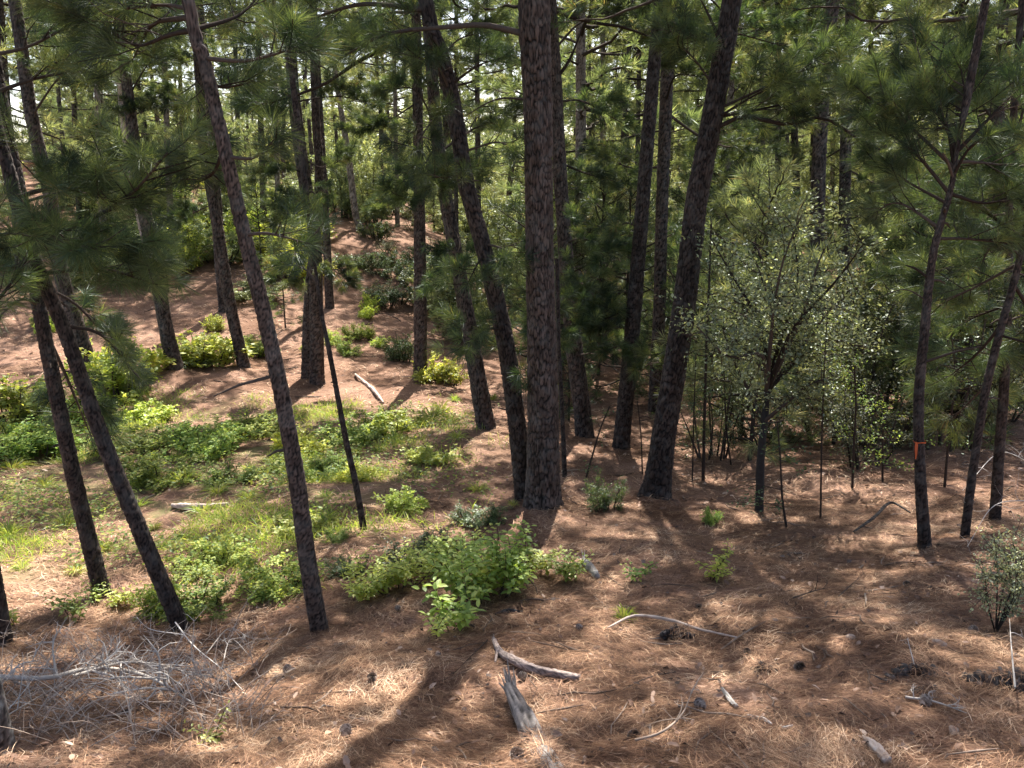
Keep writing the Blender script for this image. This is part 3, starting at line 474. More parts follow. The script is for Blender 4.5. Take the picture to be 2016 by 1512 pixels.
# far and middle pines whose bases hide behind the thicket
pine([(1602,740,34),(1604,560,31),(1608,430,29),(1615,260,27),(1628,80,26),(1640,0,26)], 17.5, 'thick grey pine rising behind the glossy leaved tree on the right', 'bark', crown=1, top=16)
pine([(1660,720,26),(1660,560,24),(1662,440,23),(1665,280,22),(1668,120,19),(1675,0,18)], 21, 'pine rising just right of the thick grey pine behind the glossy leaved tree', 'bark', crown=2, top=15,
  boughs=[([(1668,200),(1740,180),(1830,200)],{'y':-2,'tw':.4}),([(1672,60),(1600,40),(1530,60)],{'y':-2,'tw':.4}),([(1665,330),(1720,360),(1790,400)],{'y':-2,'tw':.4}),([(1668,110),(1720,60),(1790,0)],{'bare':1,'r':.05}),([(1668,130),(1700,120),(1750,150)],{})])
FARP = [ # u at y=300, base v, width, Y, lean px per 300px
 (1502,560,10,33,-4),(1532,540,12,30,0),(1566,520,14,30,-18),(1434,560,14,27,12),(1420,560,10,34,5),(1715,560,11,30,0),(1787,600,11,28,4),(1886,560,15,26,8),(1962,600,22,22,15),
 (1143,600,22,22,0),(1225,560,11,27,20),(1255,560,10,32,5),(1187,540,12,34,0),(898,500,9,34,0),(941,520,11,31,-3),(780,470,9,40,-6),(1040,520,10,36,0),(1370,540,9,38,6),
 (195,480,12,30,-10),(150,470,11,34,-15),(240,450,10,38,-14),(330,440,12,33,-10),(360,430,9,42,-12),(515,440,12,34,-8),(545,450,10,38,-6),(125,400,9,46,-25),(470,430,10,40,-10),
 (1310,540,9,40,6),(1465,560,10,36,6),(1600,540,10,38,8),(1640,520,9,42,6),(1840,560,11,34,12),(1930,560,13,30,12),(2000,580,14,28,15),(20,500,14,28,-20),(-60,600,20,22,-20),(2070,600,20,20,20)]
fps = []
for i, (u, vb, w, Y, ln) in enumerate(FARP):
    k = (vb-300)/300; fps.append(pine([(u-ln*k, vb, w*1.15), (u, 300, w), (u+ln, 0, w*.85)], Y, 'slender far pine seen between nearer trunks in the sunlit wood', 'bark' if i % 3 else 'bark_pale', group='slender far pines', crown=i % 5, top=13+RT.random()*3, crown_at=.28+.22*RT.random(), stubs=1))

LM = [(-400, 'the left photo edge'), (265, 'the bare wood pine'), (445, 'the long slim pine'), (600, 'the touching pines'), (825, 'the upright slope pine'), (910, 'the curved pine'), (1062, 'the thickest pine'), (1270, 'the dark right-leaning pine'), (1390, 'the second thickest pine'), (1612, 'the thick grey pine'), (1880, 'the ribbon pine'), (2500, 'the right photo edge')]
LMG = [(-900, 'the left photo edge'), (150, 'the second left pine'), (240, 'the dark based leaning pine'), (585, 'the long slim pine'), (700, 'the thin pole'), (1070, 'the thickest pine'), (2500, 'the right photo edge')]
ORD = 'first second third fourth fifth sixth seventh eighth ninth tenth eleventh twelfth thirteenth fourteenth fifteenth sixteenth seventeenth eighteenth nineteenth twentieth'.split()
ORD += [t+'-'+o for t in ('twenty', 'thirty', 'forty', 'fifty') for o in ORD[:9]]
def relabel(objs, what, LM=LM):
    gaps = {}
    for o in objs:
        x, y, z = o.location; u = CU+F*x/(y*math.cos(PITCH)-z*math.sin(PITCH)); g = max(i for i, (a, n) in enumerate(LM) if a <= max(u, LM[0][0])); gaps.setdefault(min(g, len(LM)-2), []).append((u, o))
    for g, l in gaps.items():
        l.sort(key=lambda t: t[0])
        for k, (u, o) in enumerate(l): o['label'] = f"{what}, {ORD[min(k, 55)]} from left between {LM[g][1][4:]} and {LM[g+1][1][4:]}"
# wood behind: copies of whole trees
def copy_tree(src, loc, rz, sc, label, group):
    c = src.copy(); S.collection.objects.link(c); c.location = loc; c.rotation_euler = (RT.normal(0, .03), RT.normal(0, .03), rz); c.scale = (sc,)*3; c['label'] = label; c['group'] = group
    for ch in src.children:
        d = ch.copy(); S.collection.objects.link(d); d.parent = c
    return c
def proto_pine(i):
    root = thing('pine_tree', (0, 0, 0), '', 'pine tree'); r = np.random.default_rng(400+i); k = np.linspace(0, 1, 6)
    p = np.stack([r.normal(0, .25, 6)*k, r.normal(0, .25, 6)*k, k*14], 1); me, c, rr = trunk_mesh(p, .17*(1-.8*k)+.01, 45, 900+i, M['bark'], np.zeros(3))
    link('trunk', me, root)
    for nm, dm in zip(('branches', 'foliage'), CROWN_F[i]):
        o = link(nm, dm, root); o.location = p[2]*[1, 1, 0]+[0, 0, 3.4+.6*i]
    return root
protos = [proto_pine(i) for i in range(5)]; used = set(); spots = []
relabel(fps, 'slender far pine')
def place(n, y0, y1, fn, mind, seed, ok=lambda u, Y: True, ext=1.12):
    r = np.random.default_rng(seed); c = 0; tries = 0
    while c < n and tries < n*30:
        tries += 1; Y = y0+(y1-y0)*r.random()**.8; u = CU+(r.random()*2-1)*1008*ext; x = (u-CU)/F*Y*1.03
        if not ok(u, Y) or (60 < u < 150 and Y < 130) or any((x-a)**2+(Y-b)**2 < mind*mind for a, b in spots): continue
        spots.append((x, Y)); fn(r, x, Y, c); c += 1
LBL_BG = 'background pine in the deep wood beyond the valley'
def bgpine(r, x, Y, c):
    k = c % 5; sc = .8+.45*r.random(); loc = (x, Y, gz(x, Y)[0]-.1)
    if k not in used: o = protos[k]; used.add(k); o.location = loc; o.rotation_euler = (0, 0, r.random()*6.28); o.scale = (sc,)*3; o['label'] = LBL_BG; o['group'] = 'pines of the background wood'; bgs.append(o)
    else: bgs.append(copy_tree(protos[k], loc, r.random()*6.28, sc, LBL_BG, 'pines of the background wood'))
bgs = []
place(85, 34, 95, bgpine, 2.2, 11, lambda u, Y: not (-80 < u < 175 and Y < 80) and not (560 < u < 800 and Y < 44))
relabel(bgs, 'tall background pine')
# young pines in the understorey
yp = []
def young_pine(loc, sc, k, label, group, rz=0):
    root = thing('young_pine', loc, label, 'young pine', group, rz, sc); mb = MB(); tube(mb, np.array([(0, 0, -.1), (.02, .01, 1.4), (0, 0, 3.5)]), [.035, .025, .006], 6)
    link('trunk', YT[0] if YT else YT.append(mb.mesh('trunk', M['twig'])) or YT[0], root)
    for nm, dm in zip(('branches', 'foliage'), YOUNG[k]): o = link(nm, dm, root); o.location = (0, 0, .15)
    return root
YT = []
def bgyoung(r, x, Y, c): yp.append(young_pine((x, Y, gz(x, Y)[0]), .8+.9*r.random(), 2*(c % 2), 'bushy young pine in the far understorey', 'young pines of the understorey', r.random()*6.28))
place(70, 23, 60, bgyoung, 1.5, 12, lambda u, Y: not (560 < u < 860 and Y < 42) and not (u < 560 and Y < 30))
relabel(yp, 'far young pine')
for u, v, Y, sc, lb in [(1178,760,20,1.5,'young pine with dark green tiers behind the thick central pine'),(1120,830,15.5,.75,'small bright young pine between the thick pine and its right neighbour'),(1320,760,17,1.0,'young pine filling the gap behind the dark leaning pine'),
                        (1480,700,21,1.3,'young pine behind the left side of the glossy leaved tree'),(1760,820,15,1.1,'young pine in the dim thicket left of the ribbon pine'),(1880,800,16,1.3,'young pine in the dim thicket right of the ribbon pine'),
                        (330,560,27,.8,'pale young pine on the slope left of the bare wood pine'),(560,620,24,.75,'young pine on the slope between long slim pine and touching pair'),(895,640,25,.8,'young pine right of the upright slope pine'),(2010,800,15,1.4,'young pine at the right photo edge behind thin trunks'),(980,640,25,.9,'young pine left of the thick central pine on the slope')]:
    q = P(u, v, Y); young_pine((q[0], Y, gz(q[0], Y)[0]), sc, len(lb) % 3, lb, None, u)

# ------------------------------------------------------------------ broadleaf understorey
def leafy_model(seed, H, Rx, n, ls, lmat, stems=7, base=.2, simple=True, smat='twig', foot=.55):
    r = np.random.default_rng(seed); bk, fl = MB(), MB(); pts_, dirs = [], []
    for s in range(stems):
        az = r.random()*6.28; sp = Rx*(.35+.65*r.random()); ft = foot*(.8+.4*r.random()); top = np.array([math.cos(az)*sp, math.sin(az)*sp, H*(.35+.65*r.random())*(1-.35*(sp/Rx)**2)]); mid_ = top*[(1+ft)/2, (1+ft)/2, .55]+r.normal(0, .04*H, 3)
        c = spline(np.array([top*[ft, ft, 0]-[0, 0, .06*H], mid_, top]), 9); tube(bk, c, np.linspace(.010+.006*H, .004, 9), 5, r.random())
        for k in range(int(6+H*3)):
            i = r.integers(2, 9); q = c[i]; d = norm(r.standard_normal((1, 3)))[0]+[0, 0, .2]; l = (.12+.3*r.random())*min(Rx, 1.2); e = q+d*l
            tube(bk, np.array([q, (q+e)/2+r.normal(0, .02, 3), e]), [.005, .003, .0015], 3, r.random(), cap=False); nn = int(n/(stems*(6+H*3)))+1
            t = r.random(nn)[:, None]; pts_.append(q+(e-q)*(.15+.95*t)+r.normal(0, .05*Rx, (nn, 3))); dirs.append(d+r.normal(0, .6, (nn, 3)))
    p = np.vstack(pts_); d = np.vstack(dirs); keep = p[:, 2] > base*H*.3; p, d = p[keep], d[keep]
    nrm = norm(r.normal(0, .45, (len(p), 3))+[0, 0, 1]); leaves(fl, p, d, nrm, ls*(.6+.7*r.random(len(p))), r, simple=simple, a=np.clip(.25+.4*(p[:, 2]/H)*0+r.random(len(p))*.75, 0, 1))
    return bk.mesh('stems', M[smat]), fl.mesh('leaves', lmat)
SH = {'berry': [leafy_model(s, 1., .62, 3000, .085, M['leaf_sun_tint'], 22) for s in (1, 2, 3)], 'green': [leafy_model(s, 1., .7, 4200, .065, M['leaf'], 24) for s in (4, 5, 6)],
      'dark': [leafy_model(s, 1., .65, 6000, .042, M['leaf_dark'], 22) for s in (7, 8)], 'deep': [leafy_model(s, 3., .95, 9000, .10, M['leaf_far_lit_tint'], 12, smat='twig') for s in (20, 21, 22)], 'tall': [leafy_model(s, 3., .95, 9500, .062, M['leaf_far_lit_tint'], 9, smat='twig', foot=.35) for s in (9, 10, 11)], 'thin': [leafy_model(s, 3., 1.0, 5200, .042, M['dim'], 9, foot=.3) for s in (12, 13, 14)]}
def shrub(u, v, wpx, hpx, kind, label, k=0, group=None, name='shrub', Y=None, cat='shrub'):
    q = G(u, v) if Y is None else np.array([(u-CU)/F*Y*1.03, Y, gz((u-CU)/F*Y*1.03, Y)[0]]); dist = np.linalg.norm(q); w = wpx/F*dist; h = hpx/F*dist; H, Wd = (3., 1.9) if kind in ('tall', 'thin', 'deep') else (1., 1.2)
    o = thing(name, q, label, cat, group, (u*7+v) % 6.28); o.scale = (w/Wd, w/Wd, h/H)
    for nm, dm in zip(('stems', 'leaves'), SH[kind][k % len(SH[kind])]): link(nm, dm, o)
    return o
SHL = [(15,825,120,85,'berry','yellow green bush at the left photo edge, highest of the valley plants'),(70,900,130,75,'green','low green bush behind the two slim leaning pines'),(10,905,110,80,'green','low green bush cut by the left photo edge'),
 (215,795,130,110,'berry','broad leaved bush in sun behind the dark based leaning pine'),(262,745,110,100,'berry','yellow green bush behind hanging pine needles at left'),(400,722,130,75,'berry','sunlit yellow green bush between the bare wood pine and the narrow pine'),
 (370,722,80,40,'dark','dark low bush at the foot of the bare wood pine'),(285,838,80,45,'berry','small yellowish bush on the edge of the red straw bank'),(410,900,120,90,'green','bushy green plant in the middle of the valley floor'),(320,948,120,70,'green','low green plant clump left of the valley grass'),
 (500,862,110,55,'green','green bush left of the long slim pine in the valley'),(260,890,110,60,'green','green plant right of the dark based leaning pine in the valley'),(385,870,90,50,'green','plant behind the bushy valley plant'),(600,890,90,70,'berry','yellow green bush right of the long slim pine in the valley'),
 (705,872,110,75,'green','dark green bush left of the valley edge grass'),(765,860,90,60,'berry','sunlit bush at the end of the valley row'),(868,758,85,75,'berry','bright leafy shrub at the foot of the upright slope pine'),(789,709,75,70,'dark','rounded dense dark bush on the slope'),
 (650,935,80,50,'green','low plant beside the very thin leaning pole'),(850,905,80,40,'berry','low sprawling plant left of the plated pine'),(795,1008,75,55,'berry','light green plant on open straw between pole and curved pine'),(940,1035,95,55,'dark','dark fine leaved bush left of the thick central pine'),
 (600,1042,100,45,'berry','yellow green plant right behind the long slim pine'),(665,1068,45,32,'green','small green seedling clump near the foot of the thin pole'),(420,1125,110,75,'green','ferny green bush right of the dark based leaning pine'),(545,1165,125,100,'green','ferny green bush touching the long slim pine'),
 (375,1210,120,85,'green','ferny green bush at the foot of the dark based leaning pine'),(310,1215,60,80,'berry','yellow green shoots just left of the dark based leaning pine'),(690,1128,70,45,'dark','grey green low bush behind the leafy foreground patch'),(830,1115,130,85,'dark','fine leaved dark bush behind the leafy foreground patch'),
 (1195,1003,70,85,'dark','small dark leaved sapling right of the thick central pine'),(1400,1032,35,45,'green','tiny pale shoot in the shade left of the glossy tree'),(500,700,60,50,'green','low bush beside the narrow slope pine'),(690,700,50,40,'green','low bush on the slope right of the touching pair'),
 (350,500,120,95,'tall','broad light green bush high on the left slope'),(470,420,110,90,'tall','light green thicket bush behind the narrow pine'),(560,470,110,90,'tall','leafy bush behind the touching pair of pines'),(700,530,90,45,'dark','greyish bush on the upper bare slope'),(770,600,90,50,'dark','twiggy greyish bush above the rounded dark bush'),(740,470,60,50,'dark','dark bush near the pale grey trunk'),
 (150,830,90,60,'green','green plant behind the leaning pair in the valley'),(450,950,90,50,'green','low leafy clump in the valley grass'),(700,950,60,40,'berry','small leafy clump right of the thin pole'),(560,930,70,45,'green','leafy clump behind the long slim pine base')]
for i, (u, v, w, h, kd, lb) in enumerate(SHL): shrub(u, v, w*1.15, h*(.68 if kd == 'green' else .8), kd, lb, i)
r_ = np.random.default_rng(77)
ths = []
for i in range(34):   # thicket at right
    Y = 11.5+16*r_.random(); u = 1400+r_.random()*700
    ths.append(shrub(u, 0, 1.7*F/Y*(.7+.6*r_.random()), 2.8*F/Y*(.55+.6*r_.random()), 'thin', 'twiggy small leaved shrub in the dim thicket on the right', i, 'shrubs of the right thicket', Y=Y))
relabel(ths, 'twiggy thicket shrub')
tls = []
def bgtall(r, x, Y, c):
    u = CU+x/Y/1.03*F; tls.append(shrub(u, 0, (2.6 if u > 640 else 2.1)*F/Y*(.7+.8*r.random()), (3.6 if u > 640 else 1.5)*F/Y*(.5+.9*r.random()), 'tall', 'tall light green bush in the sunlit understorey', c, 'bushes of the sunlit understorey', Y=Y))
place(120, 23, 66, bgtall, 1.1, 13, lambda u, Y: not (560 < u < 860 and Y < 40) and not (u < 560 and Y < 34))
place(55, 26, 56, bgtall, 1.4, 19, lambda u, Y: u < 640 and not (560 < u < 640 and Y < 34))
place(40, 36, 60, bgtall, 1.2, 20, lambda u, Y: 560 < u < 1400)
relabel(tls, 'light green bush')
exs, exy = [], []
re_ = np.random.default_rng(88)
for i in range(34):
    u, v = re_.uniform(250, 620), re_.uniform(395, 548); exs.append(shrub(u, v, re_.uniform(70, 120), re_.uniform(45, 75), ('tall', 'berry', 'green')[i % 3], 'x', i, 'low bushes of the upper slope'))
for i in range(16):
    u, v = re_.uniform(20, 780), re_.uniform(600, 720); exs.append(shrub(u, v, re_.uniform(25, 55), re_.uniform(16, 34), ('berry', 'green')[i % 2], 'x', i, 'low bushes of the upper slope'))
for i in range(16):
    u, v = re_.uniform(640, 940), re_.uniform(455, 600); exs.append(shrub(u, v, re_.uniform(50, 90), re_.uniform(30, 55), ('dark', 'thin')[i % 2], 'x', i, 'low bushes of the upper slope'))
relabel(exs, 'low slope bush')
for i in range(12):
    Y = re_.uniform(18, 30); u = re_.uniform(1080, 1440); x = (u-CU)/F*Y*1.03; exy.append(young_pine((x, Y, gz(x, Y)[0]), re_.uniform(.8, 1.7), 1+2*(i % 2), 'x', 'dark young pines', i))
for i in range(16):
    Y = re_.uniform(11, 23); u = re_.uniform(1430, 2120); x = (u-CU)/F*Y*1.03; exy.append(young_pine((x, Y, gz(x, Y)[0]), re_.uniform(.6, 1.35), i % 4, 'x', 'dark young pines', i))
relabel(exy, 'shaded young pine')
def bgfill(r, x, Y, c):
    u = CU+x/Y/1.03*F; sts.append(shrub(u, 0, 6*F/Y, 9*F/Y*(.6+.5*r.random()), 'deep', 'leafy small tree closing the view deep in the wood', c, 'leafy trees deep in the wood', Y=Y, name='small_tree', cat='tree'))
sts = []
place(110, 60, 120, bgfill, 2.2, 14, lambda u, Y: not (60 < u < 150))
relabel(sts, 'small deep wood tree')

def far_wood():
    r = np.random.default_rng(61); n = 90000; th = (r.random(n)*2-1)*.85; rad = 112+45*r.random(n); x = np.sin(th)*rad; y = np.cos(th)*rad; u = x/y*F+CU; top = 5+9*(vnoise(x*.13, y*.13, 71)+.5)+5*vnoise(x*.5, y*.5, 72); z = r.random(n)**.8; k = ~((u > 62) & (u < 135) & (z*top > 2)); x, y, z, top = x[k], y[k], z[k], top[k]; n = len(x)
    p = np.stack([x, y, -2.5+z*top], 1); mb = MB(); leaves(mb, p, r.standard_normal((n, 3)), r.standard_normal((n, 3)), .55+.5*r.random(n), r, simple=True); tag(link('far_wood', mb.mesh('far_wood', M['needle_sun_tint'])), 'distant mass of tree foliage closing the horizon', 'wood', kind='stuff')
far_wood()
# glossy small leaved tree
def glossy_tree():
    Y = 9.0; base = P(1495, 1008, Y); g = gz(base[0], base[1])[0]; base[2] = g; root = thing('holly_tree', base, 'small forked tree with glossy pale lit leaves and a black trunk, right of centre', 'tree'); bk, fl = MB(), MB(); r = np.random.default_rng(8)
    main = np.array([base-[0, 0, .1], P(1498, 900, Y), P(1506, 820, Y), P(1512, 760, Y)]); tube(bk, spline(main, 20), np.linspace(.055, .036, 20), 10, .3, rough=.05, rng=r)
    me = bk.mesh('trunk', M['char'], base); link('trunk', me, root); bk = MB(); fk = P(1510, 770, Y); fk2 = P(1504, 830, Y)
    ends = [[(1520,722,0),(1545,690,0),(1580,680,-.2),(1640,600,-.3)],[(1560,715,.2),(1590,640,.3),(1600,560,.4)],[(1515,700,0),(1520,620,-.1),(1490,520,.2)],[(1530,690,0),(1570,560,.3),(1560,450,.4)],[(1560,700,.3),(1620,640,.6),(1680,560,.8)],[(1480,780,.2),(1440,700,.3),(1420,640,.4)],[(1540,800,-.2),(1590,760,-.3),(1640,740,-.3)],[(1590,690,0),(1650,670,.1),(1700,690,.2)],[(1500,650,.5),(1460,600,.7),(1440,560,.8)],[(1580,620,-.4),(1610,520,-.5),(1640,460,-.4)],[(1500,650,0),(1440,540,.2),(1400,470,.3)],[(1560,650,-.5),(1640,560,-.8),(1700,480,-1)],[(1500,700,-.4),(1430,700,-.6),(1370,640,-.7)],[(1520,640,-.6),(1540,520,-.9),(1580,420,-1)]]
    for e in ends:
        c = spline(np.array([fk if e[0][1] < 770 else fk2]+[P(u, v, Y+dy) for u, v, dy in e]), 16); tube(bk, c, np.linspace(.028, .006, 16), 6, r.random(), rough=.05, rng=r)
        for k in range(27):
            i = r.integers(5, 16); q = c[i]; d = norm(r.standard_normal((1, 3)))[0]+[0, 0, .15]; l = .15+.4*r.random(); en = q+d*l; cc = spline(np.array([q, (q+en)/2+r.normal(0, .04, 3), en]), 5); tube(bk, cc, np.linspace(.006, .002, 5), 4, r.random(), cap=False)
            m = 34; t = r.random(m); p = q+(en-q)*(.2+.9*t)[:, None]+r.normal(0, .05, (m, 3)); leaves(fl, p, d+r.normal(0, .7, (m, 3)), r.normal(0, .5, (m, 3))+[0, 0, 1], .046*(.5+.8*r.random(m)), r, width=1.0, simple=True)
    link('branches', bk.mesh('branches', M['twig'], base), root); link('leaves', fl.mesh('leaves', M['glossy'], base), root)
M['glossy'] = foliage_mat('pale_glint_leaf', [(0, (.09, .12, .07)), (.5, (.24, .28, .17)), (1, (.52, .56, .32))], .42, .05, .45)  # pale leaf colour stands in for white glints, gloss itself kept low
glossy_tree()
# thin saplings at right
def sapling(path, label, Y=None, n=9, lk='leaf_dark', ls=.035):
    b = G(*path[0][:2]) if Y is None else P(path[0][0], path[0][1], Y); Y = b[1]; b[2] = gz(b[0], b[1])[0]; r = np.random.default_rng(int(path[0][0])); root = thing('sapling', b, label, 'sapling'); bk, fl = MB(), MB()
    c = spline(np.array([b-[0, 0, .05]]+[P(u, v, Y) for u, v, w in path[1:]]), 24); w = spline(np.array([[w/F*Y*.5, 0, 0] for _, _, w in path]), 24)[:, 0]; tube(bk, c, w*.9, 7, .4, rough=.06, rng=r)
    link('stem', bk.mesh('stem', M['twig'], b), root); bk = MB()
    for k in range(n):
        i = r.integers(5, 24); q = c[i]; d = norm(r.standard_normal((1, 3)))[0]; d[2] = abs(d[2])*.4; l = .2+.45*r.random(); e = q+d*l; tube(bk, np.array([q, (q+e)/2+r.normal(0, .02, 3), e]), [.005, .003, .002], 4, r.random(), cap=False)
        m = 26; t = r.random(m); leaves(fl, q+(e-q)*(.3+.75*t)[:, None]+r.normal(0, .04, (m, 3)), d+r.normal(0, .6, (m, 3)), r.normal(0, .4, (m, 3))+[0, 0, 1], ls*(.7+.7*r.random(m)), r, simple=True)
    if n: link('branches', bk.mesh('branches', M['twig'], b), root); link('leaves', fl.mesh('leaves', M[lk], b), root)
sapling([(1384,947,8),(1390,700,7),(1396,560,6),(1400,440,4)], 'tall thin straight sapling just right of the second thickest pine', n=26)
sapling([(1616,1022,5),(1618,860,4),(1624,700,3),(1630,600,2)], 'very thin upright sapling right of the glossy leaved tree', n=18)
sapling([(1678,965,6),(1681,880,5),(1685,790,4),(1680,700,3)], 'thin sapling with bright feathery top halfway to the ribbon pine', n=18, lk='leaf')
sapling([(1363,948,4),(1364,900,3),(1366,820,3),(1370,700,2)], 'hair thin sapling beside the tall thin straight sapling', n=14)
sapling([(1550,1038,6),(1540,980,5),(1536,900,4),(1530,830,3)], 'short thin sapling at the right foot of the glossy leaved tree', n=12)
sapling([(1738,950,5),(1738,860,4),(1742,780,3)], 'low pale leaved sapling left of the ribbon pine', n=16, lk='leaf')
sapling([(1152,942,5),(1180,850,4),(1200,800,3)], 'slanting thin sapling right of the thick central pine', n=5)
sapling([(1265,935,4),(1262,860,3),(1255,790,2)], 'thin bare stem by the dark pine leaning right', n=3)
sapling([(1440,915,4),(1430,840,3),(1425,720,3)], 'thin leafy stem between straight sapling and glossy tree', n=14)
sapling([(1860,960,6),(1868,860,5),(1880,740,4),(1870,640,3)], 'thin stem between the ribbon pine and the leaning thin trunk', n=16)
# right edge shrub in the foreground
def edge_shrub():
    b = G(1960, 1250); r = np.random.default_rng(21); root = thing('shrub', b, 'pale small leaved shrub on wiry stems at the right photo edge', 'shrub'); bk, fl = MB(), MB(); Y = b[1]
    for e in [(1960,1090),(2000,1050),(1940,1130),(1990,1130),(2030,1090),(1960,1060),(2010,1160),(2040,1040)]:
        t = P(e[0], e[1], Y+r.normal(0, .15)); c = spline(np.array([b, (b+t)/2+r.normal(0, .04, 3), t]), 10); tube(bk, c, np.linspace(.006, .002, 10), 4, r.random())
        for k in range(22):
            i = r.integers(5, 10); q = c[i]; d = norm(r.standard_normal((1, 3)))[0]; l = .05+.12*r.random(); e2 = q+d*l; tube(bk, np.array([q, (q+e2)/2, e2]), [.0025, .002, .001], 3, r.random(), cap=False)
            m = 16; leaves(fl, q+(e2-q)*r.random(m)[:, None]+r.normal(0, .015, (m, 3)), d+r.normal(0, .7, (m, 3)), r.normal(0, .5, (m, 3))+[0, 0, 1], .018*(.7+.6*r.random(m)), r, width=1.1)
    link('stems', bk.mesh('stems', M['twig'], b), root); link('leaves', fl.mesh('leaves', M['glossy'], b), root)
edge_shrub()
# near leafy plants with modelled stems and paired leaves
def leafy_plant(u, v, wpx, hpx, label, stems, ls=.07, seed=0, name='leafy_plant', mt='leaf_sun_tint', spread=None):
    b = G(u, v); d0 = np.linalg.norm(b); w, h = wpx/F*d0, hpx/F*d0; r = np.random.default_rng(seed+int(u)); root = thing(name, b, label, 'plant'); bk, fl = MB(), MB()
    for s in range(stems):
        x, y = r.uniform(-.42, .42)*w, r.uniform(-.35, .35)*(w if spread is None else spread); g = np.array([b[0]+x*.75, b[1]+y*.75, 0]); g[2] = gz(g[0], g[1])[0]; hh = h*(.45+.6*r.random())
        t = g+[x*.5+r.normal(0, .04), y*.5+r.normal(0, .05), hh]; c = spline(np.array([g, (g+t)/2+[r.normal(0, .03), r.normal(0, .03), .02], t]), 12); tube(bk, c, np.linspace(.005, .0018, 12), 5, r.random())
        runs = [(c, 3)]
        for q in range(3):
            i = r.integers(4, 10); az = r.random()*6.28; l = .12+.2*r.random()*h; e = c[i]+[math.cos(az)*l, math.sin(az)*l, l*.6]; cc = spline(np.array([c[i], (c[i]+e)/2+[0, 0, .01], e]), 8); tube(bk, cc, np.linspace(.0025, .0012, 8), 4, r.random()); runs.append((cc, 1))
        for cc, st in runs:
            n = len(cc); a0 = r.random()*6.28; idx = np.linspace(st, n-1, max(4, int(np.linalg.norm(cc[-1]-cc[0])/(ls*.5))))
            for k, x_ in enumerate(idx):
                i = int(min(x_, n-2)); q = cc[i]+(cc[i+1]-cc[i])*(x_-i); az = a0+k*1.57; sz = ls*(1.15-.55*k/len(idx))*(.8+.4*r.random())
                for sg in (0, math.pi):
                    d = np.array([math.cos(az+sg), math.sin(az+sg), r.normal(-.05, .25)+.5*(k == len(idx)-1)]); leaves(fl, (q+d*.012)[None], d[None], np.array([[r.normal(0, .25), r.normal(0, .25), 1]]), np.array([sz]), r, a=np.array([np.clip(r.normal(.45, .28), 0, 1)]))
    link('stems', bk.mesh('stems', M['twig'], b), root); link('leaves', fl.mesh('leaves', M[mt], b), root)
leafy_plant(950, 1165, 190, 120, 'tall bright green bush in the middle of the foreground leafy patch', 24, .068)
leafy_plant(880, 1130, 110, 90, 'bright green leafy shoots on the back left of the foreground patch', 14, .055)
leafy_plant(770, 1160, 150, 70, 'low spreading bright leafy plant at the left of the foreground patch', 26, .05)
leafy_plant(885, 1245, 85, 105, 'nearest single leafy plant with large pale green leaves', 4, .085, spread=.1)
leafy_plant(940, 1180, 60, 75, 'leafy shoot just behind the nearest large leaved plant', 5, .07)
leafy_plant(1060, 1130, 60, 60, 'sparse leafy shoots at the right end of the foreground patch', 5, .055)
leafy_plant(1110, 1148, 50, 55, 'small separate seedling cluster right of the foreground patch', 5, .05)
leafy_plant(1403, 1142, 42, 58, 'lone yellow green seedling on shaded straw right of centre', 3, .05)
leafy_plant(1252, 1150, 34, 30, 'tiny dark seedling on shaded straw', 2, .045, mt='leaf')
leafy_plant(150, 1230, 50, 50, 'yellow green seedling at the foot of the second left pine', 3, .055)
leafy_plant(245, 1200, 50, 25, 'low yellow green seedling between the two slim leaning pines', 3, .05)
leafy_plant(180, 1190, 35, 25, 'tiny seedling touching the second left pine base', 2, .045)
leafy_plant(432, 1466, 30, 14, 'tiny yellow seedling on straw near the bottom of the photo', 1, .03)
leafy_plant(25, 1235, 40, 40, 'small green seedling near the left photo edge above the dead twigs', 3, .05)
leafy_plant(868, 1262, 30, 28, 'very small seedling just below the nearest leafy plant', 2, .035)

# grass tufts
def grass_model(seed, n=110, h=1.):
    r = np.random.default_rng(seed); mb = MB(); az = r.random(n)*6.28; e = .25+r.random(n)*1.1; d = np.stack([np.cos(az)*np.sin(e)*.8, np.sin(az)*np.sin(e)*.8, np.cos(e)], 1); p = np.stack([np.cos(az), np.sin(az), np.zeros(n)], 1)*.08*r.random((n, 1))
    kites(mb, p, norm(d), h*(.5+.6*r.random(n)), .028, r, droop=.45, mid=.5); return mb.mesh('grass_tuft', M['grass'])
GR = [grass_model(s) for s in range(4)]
GT = [(25,925,55,30),(360,948,60,32),(540,915,50,28),(490,930,40,24),(745,890,35,28),(700,895,40,24),(210,1090,38,34),(305,1045,30,24),(45,1125,32,28),(430,975,50,28),(580,1015,40,24),(940,968,45,26),(850,828,60,40),(870,818,50,36),(885,835,45,32),(830,840,45,30),(130,1040,60,40),(20,1060,60,45),(90,960,50,28),(270,1000,50,28),(400,1010,60,28),(490,985,50,28),(640,980,40,22),(780,870,40,26),(620,930,50,26),(1228,1222,44,46),(900,870,40,24),(1010,1000,25,18),(150,1130,40,24),(970,790,25,22),(895,790,30,20)]
WH = {0:'by the left photo edge above the shaded grass',2:'behind the long slim pine in full sun',6:'bright in sun right of the second left pine',7:'just right of the dark based leaning pine',8:'small, in shaded grass at far left',11:'alone on open straw left of the curved pine',12:'tallest yellow tuft at the valley end',25:'dark, alone on near straw at lower centre',27:'tiny, at the foot of the curved pine'}
gts = []
